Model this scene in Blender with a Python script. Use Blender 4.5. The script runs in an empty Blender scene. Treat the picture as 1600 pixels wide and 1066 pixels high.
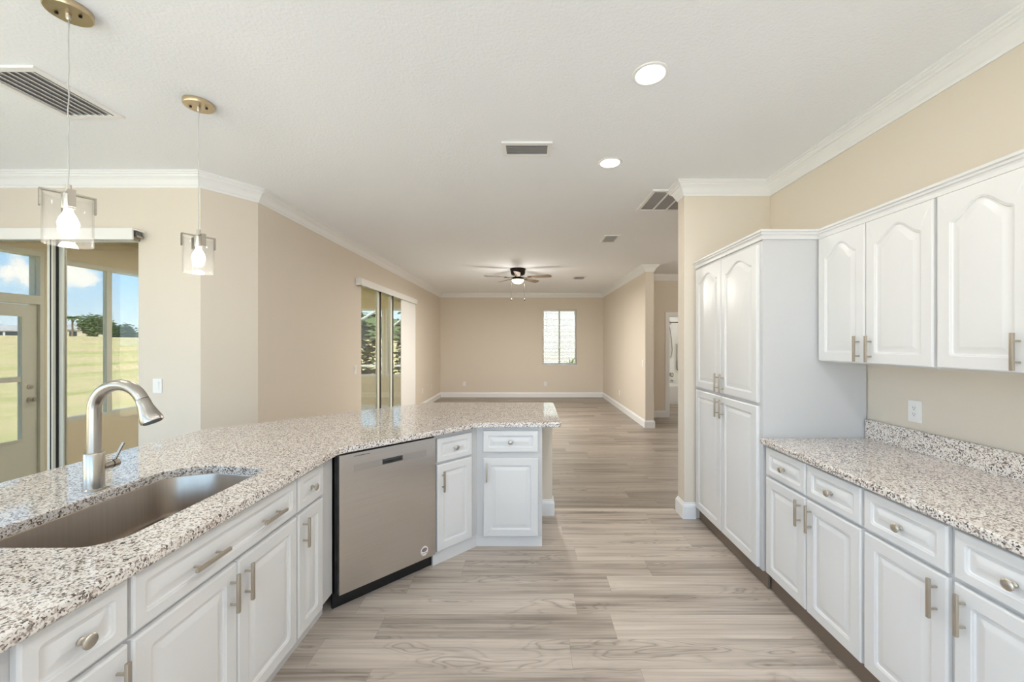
import bpy, bmesh, math, random
from mathutils import Vector, Matrix
random.seed(7)
PI = math.pi
SC = bpy.context.scene
COL = SC.collection

# ------------------------------------------------------------------ camera, view, sky, sun
H = 1.52                 # camera height
F = 620.0                # focal length in pixels of the 1600 px wide frame
cam_d = bpy.data.cameras.new('camera'); cam = bpy.data.objects.new('camera', cam_d); COL.objects.link(cam)
cam.location = (0, 0, H); cam.rotation_euler = (PI/2, 0, 0)
cam_d.sensor_fit = 'HORIZONTAL'; cam_d.sensor_width = 36.0; cam_d.lens = F/1600*36
cam_d.shift_x = -25/1600; cam_d.shift_y = 3/1600
cam_d.clip_start = 0.02; cam_d.clip_end = 1500
SC.camera = cam

SC.view_settings.view_transform = 'Standard'; SC.view_settings.look = 'None'
SC.view_settings.gamma = 1.0; SC.view_settings.use_curve_mapping = False
SC.view_settings.exposure = 0.34
cy = SC.cycles
cy.use_denoising = True
cy.max_bounces = 14; cy.diffuse_bounces = 8; cy.glossy_bounces = 6; cy.transmission_bounces = 8; cy.transparent_max_bounces = 24
cy.sample_clamp_indirect = 6.0
cy.caustics_reflective = False; cy.caustics_refractive = False

DOWNLIGHT_W = 5.0
FAN_W = 78.0
BULB_W = 3.0
SKY = 3.7
SUN_W = 12.0
FAN_UP = 12.0

def make_world():
    w = bpy.data.worlds.new('sky'); SC.world = w; w.use_nodes = True
    nt = w.node_tree; nt.nodes.clear(); N = nt.nodes.new; L = nt.links.new
    out = N('ShaderNodeOutputWorld'); bg = N('ShaderNodeBackground'); L(bg.outputs[0], out.inputs[0])
    tc = N('ShaderNodeTexCoord'); sep = N('ShaderNodeSeparateXYZ'); L(tc.outputs['Generated'], sep.inputs[0])
    cr = N('ShaderNodeValToRGB'); L(sep.outputs['Z'], cr.inputs[0])
    e = cr.color_ramp.elements
    e[0].position = 0.0; e[0].color = (0.80, 0.92, 1.0, 1)
    e[1].position = 0.75; e[1].color = (0.28, 0.48, 0.88, 1)
    m = cr.color_ramp.elements.new(0.11); m.color = (0.46, 0.71, 1.0, 1)
    nz = N('ShaderNodeTexNoise'); nz.inputs['Scale'].default_value = 26.0; nz.inputs['Detail'].default_value = 8.0; nz.inputs['Roughness'].default_value = 0.62
    L(tc.outputs['Generated'], nz.inputs['Vector'])
    # two cumulus clouds over the golf course, and thin broken cloud everywhere else
    acc = None
    for px, py, r in ((32, 424, 0.036), (46, 436, 0.030), (112, 433, 0.032), (130, 440, 0.026)):
        d = Vector(((px-825)/F, 1.0, (536-py)/F)).normalized()
        vm = N('ShaderNodeVectorMath'); vm.operation = 'DISTANCE'; L(tc.outputs['Generated'], vm.inputs[0]); vm.inputs[1].default_value = d
        mr = N('ShaderNodeMapRange'); mr.inputs['From Min'].default_value = r*1.3; mr.inputs['From Max'].default_value = 0.0
        L(vm.outputs['Value'], mr.inputs['Value'])
        if acc is None: acc = mr.outputs[0]
        else:
            mx = N('ShaderNodeMath'); mx.operation = 'MAXIMUM'; L(acc, mx.inputs[0]); L(mr.outputs[0], mx.inputs[1]); acc = mx.outputs[0]
    pl = N('ShaderNodeMath'); pl.operation = 'MULTIPLY_ADD'; L(acc, pl.inputs[0]); pl.inputs[1].default_value = 0.38; L(nz.outputs[0], pl.inputs[2])
    st = N('ShaderNodeMapRange'); st.interpolation_type = 'SMOOTHSTEP'
    st.inputs['From Min'].default_value = 0.60; st.inputs['From Max'].default_value = 0.84; L(pl.outputs[0], st.inputs['Value'])
    mix = N('ShaderNodeMix'); mix.data_type = 'RGBA'; L(st.outputs[0], mix.inputs['Factor']); L(cr.outputs[0], mix.inputs['A'])
    mix.inputs['B'].default_value = (1.0, 1.0, 1.0, 1)
    L(mix.outputs['Result'], bg.inputs[0]); bg.inputs[1].default_value = SKY
make_world()
sun_d = bpy.data.lights.new('sun', 'SUN'); sun_d.energy = SUN_W; sun_d.angle = 0.01; sun_d.color = (1.0, 0.96, 0.88)
sun = bpy.data.objects.new('sun', sun_d); COL.objects.link(sun)
sun.rotation_euler = Vector((-0.36, 0.58, -1.0)).to_track_quat('-Z', 'Y').to_euler()

# ------------------------------------------------------------------ materials
def new_mat(name):
    m = bpy.data.materials.new(name); m.use_nodes = True
    nt = m.node_tree; b = nt.nodes['Principled BSDF']
    return m, nt, b
def S(b, key, v):
    if key in b.inputs: b.inputs[key].default_value = v
def mat(name, col, rough=0.5, metal=0.0, bump=None, spec=None, coat=0.0, vary=0.0):
    m, nt, b = new_mat(name)
    S(b, 'Base Color', (*col, 1)); S(b, 'Roughness', rough); S(b, 'Metallic', metal)
    if spec is not None: S(b, 'Specular IOR Level', spec)
    if coat: S(b, 'Coat Weight', coat); S(b, 'Coat Roughness', 0.08)
    tc = nt.nodes.new('ShaderNodeTexCoord')
    if bump:
        nz = nt.nodes.new('ShaderNodeTexNoise'); nz.inputs['Scale'].default_value = bump[0]; nz.inputs['Detail'].default_value = 3
        bp = nt.nodes.new('ShaderNodeBump'); bp.inputs['Strength'].default_value = bump[1]; bp.inputs['Distance'].default_value = bump[2]
        nt.links.new(tc.outputs['Object'], nz.inputs['Vector']); nt.links.new(nz.outputs[0], bp.inputs['Height']); nt.links.new(bp.outputs[0], b.inputs['Normal'])
    if vary:
        nz = nt.nodes.new('ShaderNodeTexNoise'); nz.inputs['Scale'].default_value = 3.0; nz.inputs['Detail'].default_value = 2
        cr = nt.nodes.new('ShaderNodeValToRGB')
        cr.color_ramp.elements[0].color = (*[c*(1-vary) for c in col], 1); cr.color_ramp.elements[1].color = (*[min(1, c*(1+vary)) for c in col], 1)
        nt.links.new(tc.outputs['Object'], nz.inputs['Vector']); nt.links.new(nz.outputs[0], cr.inputs[0]); nt.links.new(cr.outputs[0], b.inputs['Base Color'])
    return m
def emis(name, col, s):
    m, nt, b = new_mat(name); S(b, 'Base Color', (*col, 1)); S(b, 'Emission Color', (*col, 1)); S(b, 'Emission Strength', s)
    return m
def glass(name, tint, ior=1.45, rough=0.0, white=0.0):
    m = bpy.data.materials.new(name); m.use_nodes = True; nt = m.node_tree; nt.nodes.clear(); N = nt.nodes.new; L = nt.links.new
    out = N('ShaderNodeOutputMaterial'); tr = N('ShaderNodeBsdfTransparent'); tr.inputs[0].default_value = (*tint, 1)
    gl = N('ShaderNodeBsdfGlossy'); gl.inputs['Roughness'].default_value = rough
    fr = N('ShaderNodeFresnel'); ge = N('ShaderNodeNewGeometry'); mr = N('ShaderNodeMapRange')
    mr.inputs['To Min'].default_value = ior; mr.inputs['To Max'].default_value = 1/ior; L(ge.outputs['Backfacing'], mr.inputs['Value']); L(mr.outputs[0], fr.inputs[0])
    mx = N('ShaderNodeMixShader'); L(fr.outputs[0], mx.inputs[0]); L(tr.outputs[0], mx.inputs[1]); L(gl.outputs[0], mx.inputs[2])
    last = mx
    if white:
        df = N('ShaderNodeBsdfDiffuse'); df.inputs[0].default_value = (0.9, 0.9, 0.9, 1)
        m2 = N('ShaderNodeMixShader'); m2.inputs[0].default_value = white; L(mx.outputs[0], m2.inputs[1]); L(df.outputs[0], m2.inputs[2]); last = m2
    L(last.outputs[0], out.inputs[0])
    return m
def brushed(name, col, rough, stretch, metal=1.0, amount=0.10):
    m, nt, b = new_mat(name); S(b, 'Metallic', metal); S(b, 'Roughness', rough)
    N = nt.nodes.new; L = nt.links.new
    tc = N('ShaderNodeTexCoord'); mp = N('ShaderNodeMapping'); mp.inputs['Scale'].default_value = stretch
    nz = N('ShaderNodeTexNoise'); nz.inputs['Scale'].default_value = 1.0; nz.inputs['Detail'].default_value = 4
    cr = N('ShaderNodeValToRGB'); cr.color_ramp.elements[0].color = (*[c*(1-amount) for c in col], 1); cr.color_ramp.elements[1].color = (*[min(1, c*(1+amount)) for c in col], 1)
    L(tc.outputs['Object'], mp.inputs[0]); L(mp.outputs[0], nz.inputs['Vector']); L(nz.outputs[0], cr.inputs[0]); L(cr.outputs[0], b.inputs['Base Color'])
    S(b, 'Anisotropic', 0.75); tg = N('ShaderNodeTangent'); tg.direction_type = 'RADIAL'; tg.axis = 'Z'; L(tg.outputs[0], b.inputs['Tangent'])
    bp = N('ShaderNodeBump'); bp.inputs['Strength'].default_value = 0.06; bp.inputs['Distance'].default_value = 0.001
    L(nz.outputs[0], bp.inputs['Height']); L(bp.outputs[0], b.inputs['Normal'])
    return m

def granite():
    m, nt, b = new_mat('speckled_granite'); N = nt.nodes.new; L = nt.links.new
    S(b, 'Roughness', 0.06); S(b, 'IOR', 1.75)
    tc = N('ShaderNodeTexCoord')
    wn = N('ShaderNodeTexNoise'); wn.inputs['Scale'].default_value = 90; wn.inputs['Detail'].default_value = 2
    L(tc.outputs['Object'], wn.inputs['Vector'])
    ad = N('ShaderNodeMix'); ad.data_type = 'VECTOR'; ad.inputs['Factor'].default_value = 0.012
    L(tc.outputs['Object'], ad.inputs['A']); L(wn.outputs['Color'], ad.inputs['B'])
    vo = N('ShaderNodeTexVoronoi'); vo.inputs['Scale'].default_value = 200; L(ad.outputs['Result'], vo.inputs['Vector'])
    sp = N('ShaderNodeSeparateColor'); L(vo.outputs['Color'], sp.inputs[0])
    big = N('ShaderNodeTexNoise'); big.inputs['Scale'].default_value = 60; big.inputs['Detail'].default_value = 3; L(tc.outputs['Object'], big.inputs['Vector'])
    sm = N('ShaderNodeMath'); sm.operation = 'MULTIPLY_ADD'; L(big.outputs[0], sm.inputs[0]); sm.inputs[1].default_value = 0.55; L(sp.outputs[0], sm.inputs[2])
    sb = N('ShaderNodeMath'); sb.operation = 'SUBTRACT'; L(sm.outputs[0], sb.inputs[0]); sb.inputs[1].default_value = 0.275
    cr = N('ShaderNodeValToRGB'); cr.color_ramp.interpolation = 'CONSTANT'
    pal = [(0.0, (0.07, 0.058, 0.053)), (0.07, (0.17, 0.14, 0.125)), (0.15, (0.32, 0.27, 0.24)), (0.27, (0.54, 0.46, 0.415)),
           (0.42, (0.74, 0.685, 0.64)), (0.66, (0.81, 0.78, 0.75))]
    e = cr.color_ramp.elements
    e[0].position = pal[0][0]; e[0].color = (*pal[0][1], 1); e[1].position = pal[1][0]; e[1].color = (*pal[1][1], 1)
    for p, c in pal[2:]:
        k = e.new(p); k.color = (*c, 1)
    L(sb.outputs[0], cr.inputs[0]); L(cr.outputs[0], b.inputs['Base Color'])
    return m

def planks(name, tone):
    m, nt, b = new_mat(name); N = nt.nodes.new; L = nt.links.new
    S(b, 'Roughness', 0.36); S(b, 'Specular IOR Level', 0.4)
    tc = N('ShaderNodeTexCoord'); sp = N('ShaderNodeSeparateXYZ'); L(tc.outputs['Object'], sp.inputs[0])
    def M(op, a, bb=None, c=None):
        n = N('ShaderNodeMath'); n.operation = op
        for i, v in enumerate((a, bb, c)):
            if v is None: continue
            if isinstance(v, (int, float)): n.inputs[i].default_value = v
            else: L(v, n.inputs[i])
        return n.outputs[0]
    RW, PL = 0.185, 1.25
    ry = M('DIVIDE', sp.outputs['Y'], RW); row = M('FLOOR', ry); fy = M('FRACT', ry)
    wr = N('ShaderNodeTexWhiteNoise'); wr.noise_dimensions = '1D'; L(row, wr.inputs['W'])
    rx = M('ADD', M('DIVIDE', sp.outputs['X'], PL), M('MULTIPLY', wr.outputs['Value'], 7.0)); colu = M('FLOOR', rx); fx = M('FRACT', rx)
    cv = N('ShaderNodeCombineXYZ'); L(row, cv.inputs[0]); L(colu, cv.inputs[1])
    wp = N('ShaderNodeTexWhiteNoise'); wp.noise_dimensions = '2D'; L(cv.outputs[0], wp.inputs['Vector'])
    rnd = wp.outputs['Value']
    # streaks along the plank
    c1 = N('ShaderNodeCombineXYZ'); L(M('ADD', M('MULTIPLY', sp.outputs['X'], 1.6), M('MULTIPLY', rnd, 37.0)), c1.inputs[0]); L(M('MULTIPLY', sp.outputs['Y'], 75.0), c1.inputs[1]); L(M('MULTIPLY', rnd, 11.0), c1.inputs[2])
    n1 = N('ShaderNodeTexNoise'); n1.inputs['Scale'].default_value = 1; n1.inputs['Detail'].default_value = 5; n1.inputs['Roughness'].default_value = 0.6; L(c1.outputs[0], n1.inputs['Vector'])
    # growth rings
    c2 = N('ShaderNodeCombineXYZ'); L(M('ADD', M('MULTIPLY', sp.outputs['X'], 2.1), M('MULTIPLY', rnd, 53.0)), c2.inputs[0]); L(M('MULTIPLY', sp.outputs['Y'], 10.0), c2.inputs[1]); L(M('MULTIPLY', rnd, 23.0), c2.inputs[2])
    n2 = N('ShaderNodeTexNoise'); n2.inputs['Scale'].default_value = 1; n2.inputs['Detail'].default_value = 1.5; L(c2.outputs[0], n2.inputs['Vector'])
    ring = M('POWER', M('ABSOLUTE', M('SINE', M('MULTIPLY', n2.outputs[0], 60.0))), 9.0)
    ring = M('SUBTRACT', 1.0, M('POWER', M('ABSOLUTE', M('SINE', M('MULTIPLY', n2.outputs[0], 48.0))), 0.35))
    gate = N('ShaderNodeMapRange'); gate.inputs['From Min'].default_value = 0.50; gate.inputs['From Max'].default_value = 0.66; L(n2.outputs[0], gate.inputs['Value'])
    ring = M('MULTIPLY', ring, gate.outputs[0])
    # soft wide bands
    c3 = N('ShaderNodeCombineXYZ'); L(M('ADD', M('MULTIPLY', sp.outputs['X'], 0.9), M('MULTIPLY', rnd, 19.0)), c3.inputs[0]); L(M('MULTIPLY', sp.outputs['Y'], 14.0), c3.inputs[1])
    n3 = N('ShaderNodeTexNoise'); n3.inputs['Scale'].default_value = 1; n3.inputs['Detail'].default_value = 2; L(c3.outputs[0], n3.inputs['Vector'])
    v = M('ADD', M('MULTIPLY', n1.outputs[0], 0.62), M('ADD', M('MULTIPLY', n3.outputs[0], 0.63), M('MULTIPLY', rnd, 0.22)))
    cr = N('ShaderNodeValToRGB'); e = cr.color_ramp.elements
    e[0].position = 0.46; e[0].color = (0.22*tone, 0.18*tone, 0.148*tone, 1); e[1].position = 0.98; e[1].color = (0.67*tone, 0.595*tone, 0.52*tone, 1)
    k = e.new(0.72); k.color = (0.49*tone, 0.425*tone, 0.365*tone, 1)
    L(v, cr.inputs[0])
    seam = M('MAXIMUM', M('LESS_THAN', fy, 0.010), M('LESS_THAN', fx, 0.0014))
    dark = M('MAXIMUM', M('MULTIPLY', ring, 0.75), M('MULTIPLY', seam, 0.45))
    mx = N('ShaderNodeMix'); mx.data_type = 'RGBA'; L(dark, mx.inputs['Factor']); L(cr.outputs[0], mx.inputs['A']); mx.inputs['B'].default_value = (0.13, 0.10, 0.08, 1)
    L(mx.outputs['Result'], b.inputs['Base Color'])
    return m

def lawn_mat():
    m, nt, b = new_mat('golf_lawn'); N = nt.nodes.new; L = nt.links.new
    S(b, 'Roughness', 0.95); S(b, 'Specular IOR Level', 0.0)
    tc = N('ShaderNodeTexCoord'); mp = N('ShaderNodeMapping'); mp.inputs['Scale'].default_value = (0.22, 0.035, 0.1); mp.inputs['Rotation'].default_value = (0, 0, -0.84)
    nz = N('ShaderNodeTexNoise'); nz.inputs['Scale'].default_value = 1.0; nz.inputs['Detail'].default_value = 6; nz.inputs['Roughness'].default_value = 0.65
    L(tc.outputs['Object'], mp.inputs[0]); L(mp.outputs[0], nz.inputs['Vector'])
    cr = N('ShaderNodeValToRGB'); e = cr.color_ramp.elements
    e[0].position = 0.40; e[0].color = (0.50, 0.47, 0.19, 1); e[1].position = 0.60; e[1].color = (0.74, 0.52, 0.31, 1)
    k = e.new(0.5); k.color = (0.67, 0.555, 0.29, 1)
    L(nz.outputs[0], cr.inputs[0]); L(cr.outputs[0], b.inputs['Base Color'])
    return m

MAT = {}
MAT['wall'] = mat('beige_wall_paint', (0.735, 0.668, 0.578), 0.75, bump=(260, 0.12, 0.002))
MAT['ceiling'] = mat('white_ceiling_paint', (0.90, 0.925, 0.96), 0.85, bump=(70, 0.45, 0.005))
MAT['trim'] = mat('white_trim_paint', (0.86, 0.87, 0.88), 0.35)
MAT['cab'] = mat('white_cabinet_finish', (0.735, 0.735, 0.742), 0.33)
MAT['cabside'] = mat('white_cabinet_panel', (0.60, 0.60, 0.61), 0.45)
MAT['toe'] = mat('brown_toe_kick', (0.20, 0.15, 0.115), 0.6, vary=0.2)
MAT['nickel'] = mat('satin_nickel', (0.56, 0.52, 0.46), 0.34, 1.0)
MAT['champagne'] = mat('champagne_nickel_bar', (0.52, 0.46, 0.38), 0.42, 0.85)
MAT['steel'] = brushed('brushed_steel', (0.66, 0.63, 0.605), 0.30, (2, 2, 260))
MAT['steel_band'] = brushed('brushed_steel_band', (0.56, 0.535, 0.52), 0.36, (2, 2, 260))
MAT['sink'] = brushed('brushed_sink_steel', (0.42, 0.365, 0.315), 0.30, (3, 160, 3))
MAT['faucet'] = mat('brushed_faucet_nickel', (0.47, 0.44, 0.40), 0.25, 1.0)
MAT['brass'] = mat('champagne_brass', (0.58, 0.475, 0.32), 0.30, 1.0)
MAT['black'] = mat('black_plastic', (0.008, 0.008, 0.009), 0.45)
MAT['dark'] = mat('dark_duct', (0.06, 0.06, 0.06), 0.8)
MAT['duct'] = mat('grey_duct', (0.30, 0.30, 0.30), 0.8)
MAT['grille'] = mat('white_grille_enamel', (0.62, 0.62, 0.62), 0.5)
MAT['filter'] = mat('grey_air_filter', (0.36, 0.36, 0.37), 0.9)
MAT['white'] = mat('white_plastic', (0.86, 0.86, 0.86), 0.35)
MAT['grey'] = mat('grey_slot', (0.12, 0.12, 0.12), 0.6)
MAT['granite'] = granite()
MAT['floor'] = planks('greige_plank_floor', 1.0)
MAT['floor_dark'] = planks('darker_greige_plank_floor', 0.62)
MAT['strip'] = mat('greige_transition_strip', (0.56, 0.48, 0.40), 0.5)
MAT['pane'] = glass('clear_pane', (0.97, 0.98, 0.97))
MAT['light_dim'] = glass('lightly_dimmed_pane', (0.62, 0.62, 0.58))  # milder darkening of the glass, holds back the bright outdoors
MAT['dimmed'] = glass('dimmed_pane', (0.505, 0.505, 0.49))  # darkening added to the glass so the outdoors does not wash out
MAT['shade'] = glass('clear_shade_glass', (0.97, 0.97, 0.97), 1.35, white=0.012)
MAT['bulb'] = emis('lit_bulb', (1.0, 0.96, 0.89), 9.0)
MAT['strap'] = mat('dark_satin_nickel', (0.36, 0.33, 0.29), 0.28, 1.0)
MAT['lens'] = emis('lit_lens', (1.0, 0.98, 0.95), 9.0)
MAT['bowl'] = emis('lit_bowl', (1.0, 0.90, 0.70), 3.2)
MAT['bronze'] = mat('dark_bronze', (0.022, 0.014, 0.011), 0.38, 0.6)
MAT['blade'] = brushed('walnut_blade', (0.22, 0.155, 0.10), 0.5, (2, 30, 2), 0.0, 0.35)
MAT['olive'] = mat('porch_frame_paint', (0.74, 0.74, 0.66), 0.5)
MAT['porchwall'] = mat('porch_wall_paint', (0.78, 0.68, 0.50), 0.8, bump=(60, 0.3, 0.004))
MAT['porchceil'] = mat('porch_ceiling_paint', (0.62, 0.56, 0.38), 0.8)
MAT['concrete'] = mat('porch_concrete', (0.74, 0.72, 0.67), 0.7, vary=0.06)
MAT['alum'] = mat('white_aluminium', (0.83, 0.83, 0.82), 0.4)
MAT['cord'] = mat('grey_cord', (0.55, 0.55, 0.54), 0.5)
MAT['vane'] = mat('white_vinyl_vane', (0.85, 0.84, 0.82), 0.55)
MAT['lawn'] = lawn_mat()
MAT['stucco'] = mat('white_stucco', (0.86, 0.85, 0.82), 0.9)
MAT['tanstucco'] = mat('tan_stucco', (0.70, 0.62, 0.48), 0.9)
MAT['roof'] = mat('grey_shingle', (0.50, 0.47, 0.44), 0.9, vary=0.15)
MAT['winglass'] = mat('dark_window', (0.05, 0.06, 0.07), 0.1)
MAT['bark'] = mat('grey_bark', (0.28, 0.22, 0.17), 0.9, vary=0.2)
MAT['leaf'] = mat('dark_leaf', (0.10, 0.17, 0.05), 0.6, vary=0.3)
MAT['leaf2'] = mat('grey_green_leaf', (0.20, 0.27, 0.11), 0.6, vary=0.3)
MAT['leaf3'] = mat('pale_green_leaf', (0.36, 0.50, 0.20), 0.6, vary=0.3)
MAT['hill'] = mat('wooded_hill', (0.17, 0.24, 0.12), 0.9, vary=0.3)
MAT['tub'] = mat('white_acrylic', (0.82, 0.84, 0.82), 0.15)
MAT['chrome'] = mat('chrome', (0.42, 0.42, 0.42), 0.12, 1.0)
MAT['darkscreen'] = mat('dark_hedge_leaf', (0.07, 0.09, 0.05), 0.9, vary=0.4)
MAT['charcoal'] = mat('charcoal_vinyl', (0.05, 0.055, 0.06), 0.5)
MAT['sticker'] = mat('pale_sticker', (0.80, 0.74, 0.70), 0.5)
MAT['ink'] = mat('grey_violet_ink', (0.24, 0.20, 0.24), 0.5)

def slat_mat():
    m, nt, b = new_mat('thin_white_slat'); N = nt.nodes.new; L = nt.links.new
    S(b, 'Base Color', (0.9, 0.9, 0.89, 1)); S(b, 'Roughness', 0.5)
    t = N('ShaderNodeBsdfTranslucent'); t.inputs[0].default_value = (0.75, 0.75, 0.74, 1); mx = N('ShaderNodeMixShader'); mx.inputs[0].default_value = 0.45
    out = [n for n in nt.nodes if n.type == 'OUTPUT_MATERIAL'][0]
    L(b.outputs[0], mx.inputs[1]); L(t.outputs[0], mx.inputs[2]); L(mx.outputs[0], out.inputs[0]); return m
MAT['slat'] = slat_mat()

# ------------------------------------------------------------------ mesh helpers
class MB:
    def __init__(self): self.bm = bmesh.new(); self.smooth = None
    def box(self, x0, x1, y0, y1, z0, z1, bev=0.0, M=None):
        co = [(x0,y0,z0),(x1,y0,z0),(x1,y1,z0),(x0,y1,z0),(x0,y0,z1),(x1,y0,z1),(x1,y1,z1),(x0,y1,z1)]
        tb = bmesh.new(); v = [tb.verts.new(c) for c in co]
        for f in ((0,3,2,1),(4,5,6,7),(0,1,5,4),(1,2,6,5),(2,3,7,6),(3,0,4,7)): tb.faces.new([v[i] for i in f])
        if bev: bmesh.ops.bevel(tb, geom=tb.edges[:], offset=bev, segments=2, profile=0.5, affect='EDGES')
        self._add(tb, M); return self
    def _add(self, tb, M=None):
        if M is not None: bmesh.ops.transform(tb, matrix=M, verts=tb.verts[:])
        me = bpy.data.meshes.new('t'); tb.to_mesh(me); tb.free(); self.bm.from_mesh(me); bpy.data.meshes.remove(me)
    def loops(self, loops, cap0=True, cap1=True, closed=True, M=None):
        tb = bmesh.new(); R = [[tb.verts.new(p) for p in lp] for lp in loops]; n = len(R[0])
        for a, b in zip(R, R[1:]):
            for i in range(n if closed else n-1):
                j = (i+1) % n
                try: tb.faces.new((a[i], a[j], b[j], b[i]))
                except ValueError: pass
        if cap0: tb.faces.new(R[0][::-1])
        if cap1: tb.faces.new(R[-1])
        bmesh.ops.recalc_face_normals(tb, faces=tb.faces[:])
        self._add(tb, M); return self
    def lathe(self, prof, n=24, M=None, cap0=False, cap1=False):
        lps = [[(r*math.cos(2*PI*i/n), r*math.sin(2*PI*i/n), z) for i in range(n)] for r, z in prof]
        self.loops(lps, cap0, cap1, True, M); self.smooth = 40 if self.smooth is None else self.smooth; return self
    def cyl(self, p0, p1, r0, r1=None, n=16):
        r1 = r0 if r1 is None else r1
        p0 = Vector(p0); p1 = Vector(p1); d = p1-p0
        M = Matrix.Translation(p0) @ d.to_track_quat('Z', 'Y').to_matrix().to_4x4()
        return self.lathe([(r0, 0), (r1, d.length)], n, M, True, True)
    def tube(self, pts, r, n=12, radii=None):
        pts = [Vector(p) for p in pts]; lps = []
        t0 = (pts[1]-pts[0]).normalized(); up = Vector((0,0,1)) if abs(t0.z) < 0.9 else Vector((1,0,0))
        u = t0.cross(up).normalized()
        for i, p in enumerate(pts):
            a = pts[max(i-1,0)]; b = pts[min(i+1,len(pts)-1)]; t = (b-a).normalized()
            u = (u - t*u.dot(t)).normalized(); w = t.cross(u); rr = radii[i] if radii else r
            lps.append([p + u*rr*math.cos(2*PI*k/n) + w*rr*math.sin(2*PI*k/n) for k in range(n)])
        self.loops(lps); self.smooth = 40 if self.smooth is None else self.smooth; return self
    def prism(self, poly, z0, z1, M=None):
        return self.loops([[(x,y,z0) for x,y in poly], [(x,y,z1) for x,y in poly]], M=M)
    def build(self, name, m, parent=None, loc=None, rotz=0.0):
        me = bpy.data.meshes.new(name); self.bm.normal_update(); self.bm.to_mesh(me); self.bm.free()
        if isinstance(m, str): m = MAT[m]
        me.materials.append(m)
        if self.smooth:
            for p in me.polygons: p.use_smooth = True
            me.set_sharp_from_angle(angle=math.radians(self.smooth))
        o = bpy.data.objects.new(name, me); COL.objects.link(o)
        if parent is not None: o.parent = parent
        if loc is not None: o.location = loc
        o.rotation_euler[2] = rotz
        return o

def tag(o, label, cat, group=None, kind=None):
    o['label'] = label; o['category'] = cat
    if group: o['group'] = group
    if kind: o['kind'] = kind
    return o
def empty(name, loc=(0,0,0), rotz=0.0):
    o = bpy.data.objects.new(name, None); COL.objects.link(o); o.location = loc; o.rotation_euler[2] = rotz; o.empty_display_size = 0.1
    return o
def thing(name, label, cat, loc=(0,0,0), rotz=0.0, group=None):
    return tag(empty(name, loc, rotz), label, cat, group)
def copy_tree(o, parent=None):
    c = o.copy(); COL.objects.link(c)
    if parent is not None: c.parent = parent
    for ch in list(o.children): copy_tree(ch, c)
    return c
def struct(o, label=None, cat=None):
    o['kind'] = 'structure'
    if label: o['label'] = label
    if cat: o['category'] = cat
    return o

def offset_poly(P, d):
    """Inset a counter-clockwise polygon by d (positive = inwards)."""
    n = len(P); out = []
    for i in range(n):
        a = Vector(P[i-1]); b = Vector(P[i]); c = Vector(P[(i+1) % n])
        e0 = (b-a).normalized(); e1 = (c-b).normalized()
        n0 = Vector((-e0.y, e0.x)); n1 = Vector((-e1.y, e1.x))
        k = 1 + n0.dot(n1)
        o = (n0+n1)/k if k > 1e-4 else n0
        out.append((b.x+o.x*d, b.y+o.y*d))
    return out
def round_poly(P, R, n=6):
    out = []; N = len(P)
    for i in range(N):
        a = Vector(P[i-1]); b = Vector(P[i]); c = Vector(P[(i+1) % N]); r = R[i]
        if r <= 0: out.append((b.x, b.y)); continue
        e0 = (a-b).normalized(); e1 = (c-b).normalized()
        ang = e0.angle(e1); d = r/math.tan(ang/2)
        p0 = b+e0*d; p1 = b+e1*d
        ctr = b + (e0+e1).normalized()*(r/math.sin(ang/2))
        v0 = p0-ctr; v1 = p1-ctr; tot = v0.angle_signed(v1)
        for k in range(n+1):
            th = -tot*k/n; cs, sn = math.cos(th), math.sin(th)
            out.append((ctr.x+v0.x*cs-v0.y*sn, ctr.y+v0.x*sn+v0.y*cs))
    return out

def wall(name, p0, p1, thick, z0, z1, holes=(), m='wall', side=1):
    """Room on the right of p0->p1, the thickness grows to the left. holes: (s0, s1, z0, z1)."""
    p0 = Vector(p0); p1 = Vector(p1); L = (p1-p0).length; ang = math.atan2(p1.y-p0.y, p1.x-p0.x)
    xs = sorted({0.0, L, *[h[0] for h in holes], *[h[1] for h in holes]}); zs = sorted({z0, z1, *[h[2] for h in holes], *[h[3] for h in holes]})
    b = MB()
    solid = lambda i, k: not any(h[0]-1e-6 <= xs[i] and xs[i+1] <= h[1]+1e-6 and h[2]-1e-6 <= zs[k] and zs[k+1] <= h[3]+1e-6 for h in holes)
    tb = bmesh.new(); V = {}
    def vert(i, j, k):
        if (i,j,k) not in V: V[i,j,k] = tb.verts.new((xs[i], j*thick, zs[k]))
        return V[i,j,k]
    nx, nz = len(xs)-1, len(zs)-1
    S_ = lambda i, k: 0 <= i < nx and 0 <= k < nz and solid(i, k)
    for i in range(nx):
        for k in range(nz):
            if not solid(i, k): continue
            tb.faces.new((vert(i,0,k), vert(i+1,0,k), vert(i+1,0,k+1), vert(i,0,k+1)))
            tb.faces.new((vert(i,1,k), vert(i,1,k+1), vert(i+1,1,k+1), vert(i+1,1,k)))
            if not S_(i-1,k): tb.faces.new((vert(i,0,k), vert(i,0,k+1), vert(i,1,k+1), vert(i,1,k)))
            if not S_(i+1,k): tb.faces.new((vert(i+1,0,k), vert(i+1,1,k), vert(i+1,1,k+1), vert(i+1,0,k+1)))
            if not S_(i,k-1): tb.faces.new((vert(i,0,k), vert(i,1,k), vert(i+1,1,k), vert(i+1,0,k)))
            if not S_(i,k+1): tb.faces.new((vert(i,0,k+1), vert(i+1,0,k+1), vert(i+1,1,k+1), vert(i,1,k+1)))
    bmesh.ops.recalc_face_normals(tb, faces=tb.faces[:])
    b._add(tb)
    o = b.build(name, m, None, (p0.x, p0.y, 0), ang); return struct(o)

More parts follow.
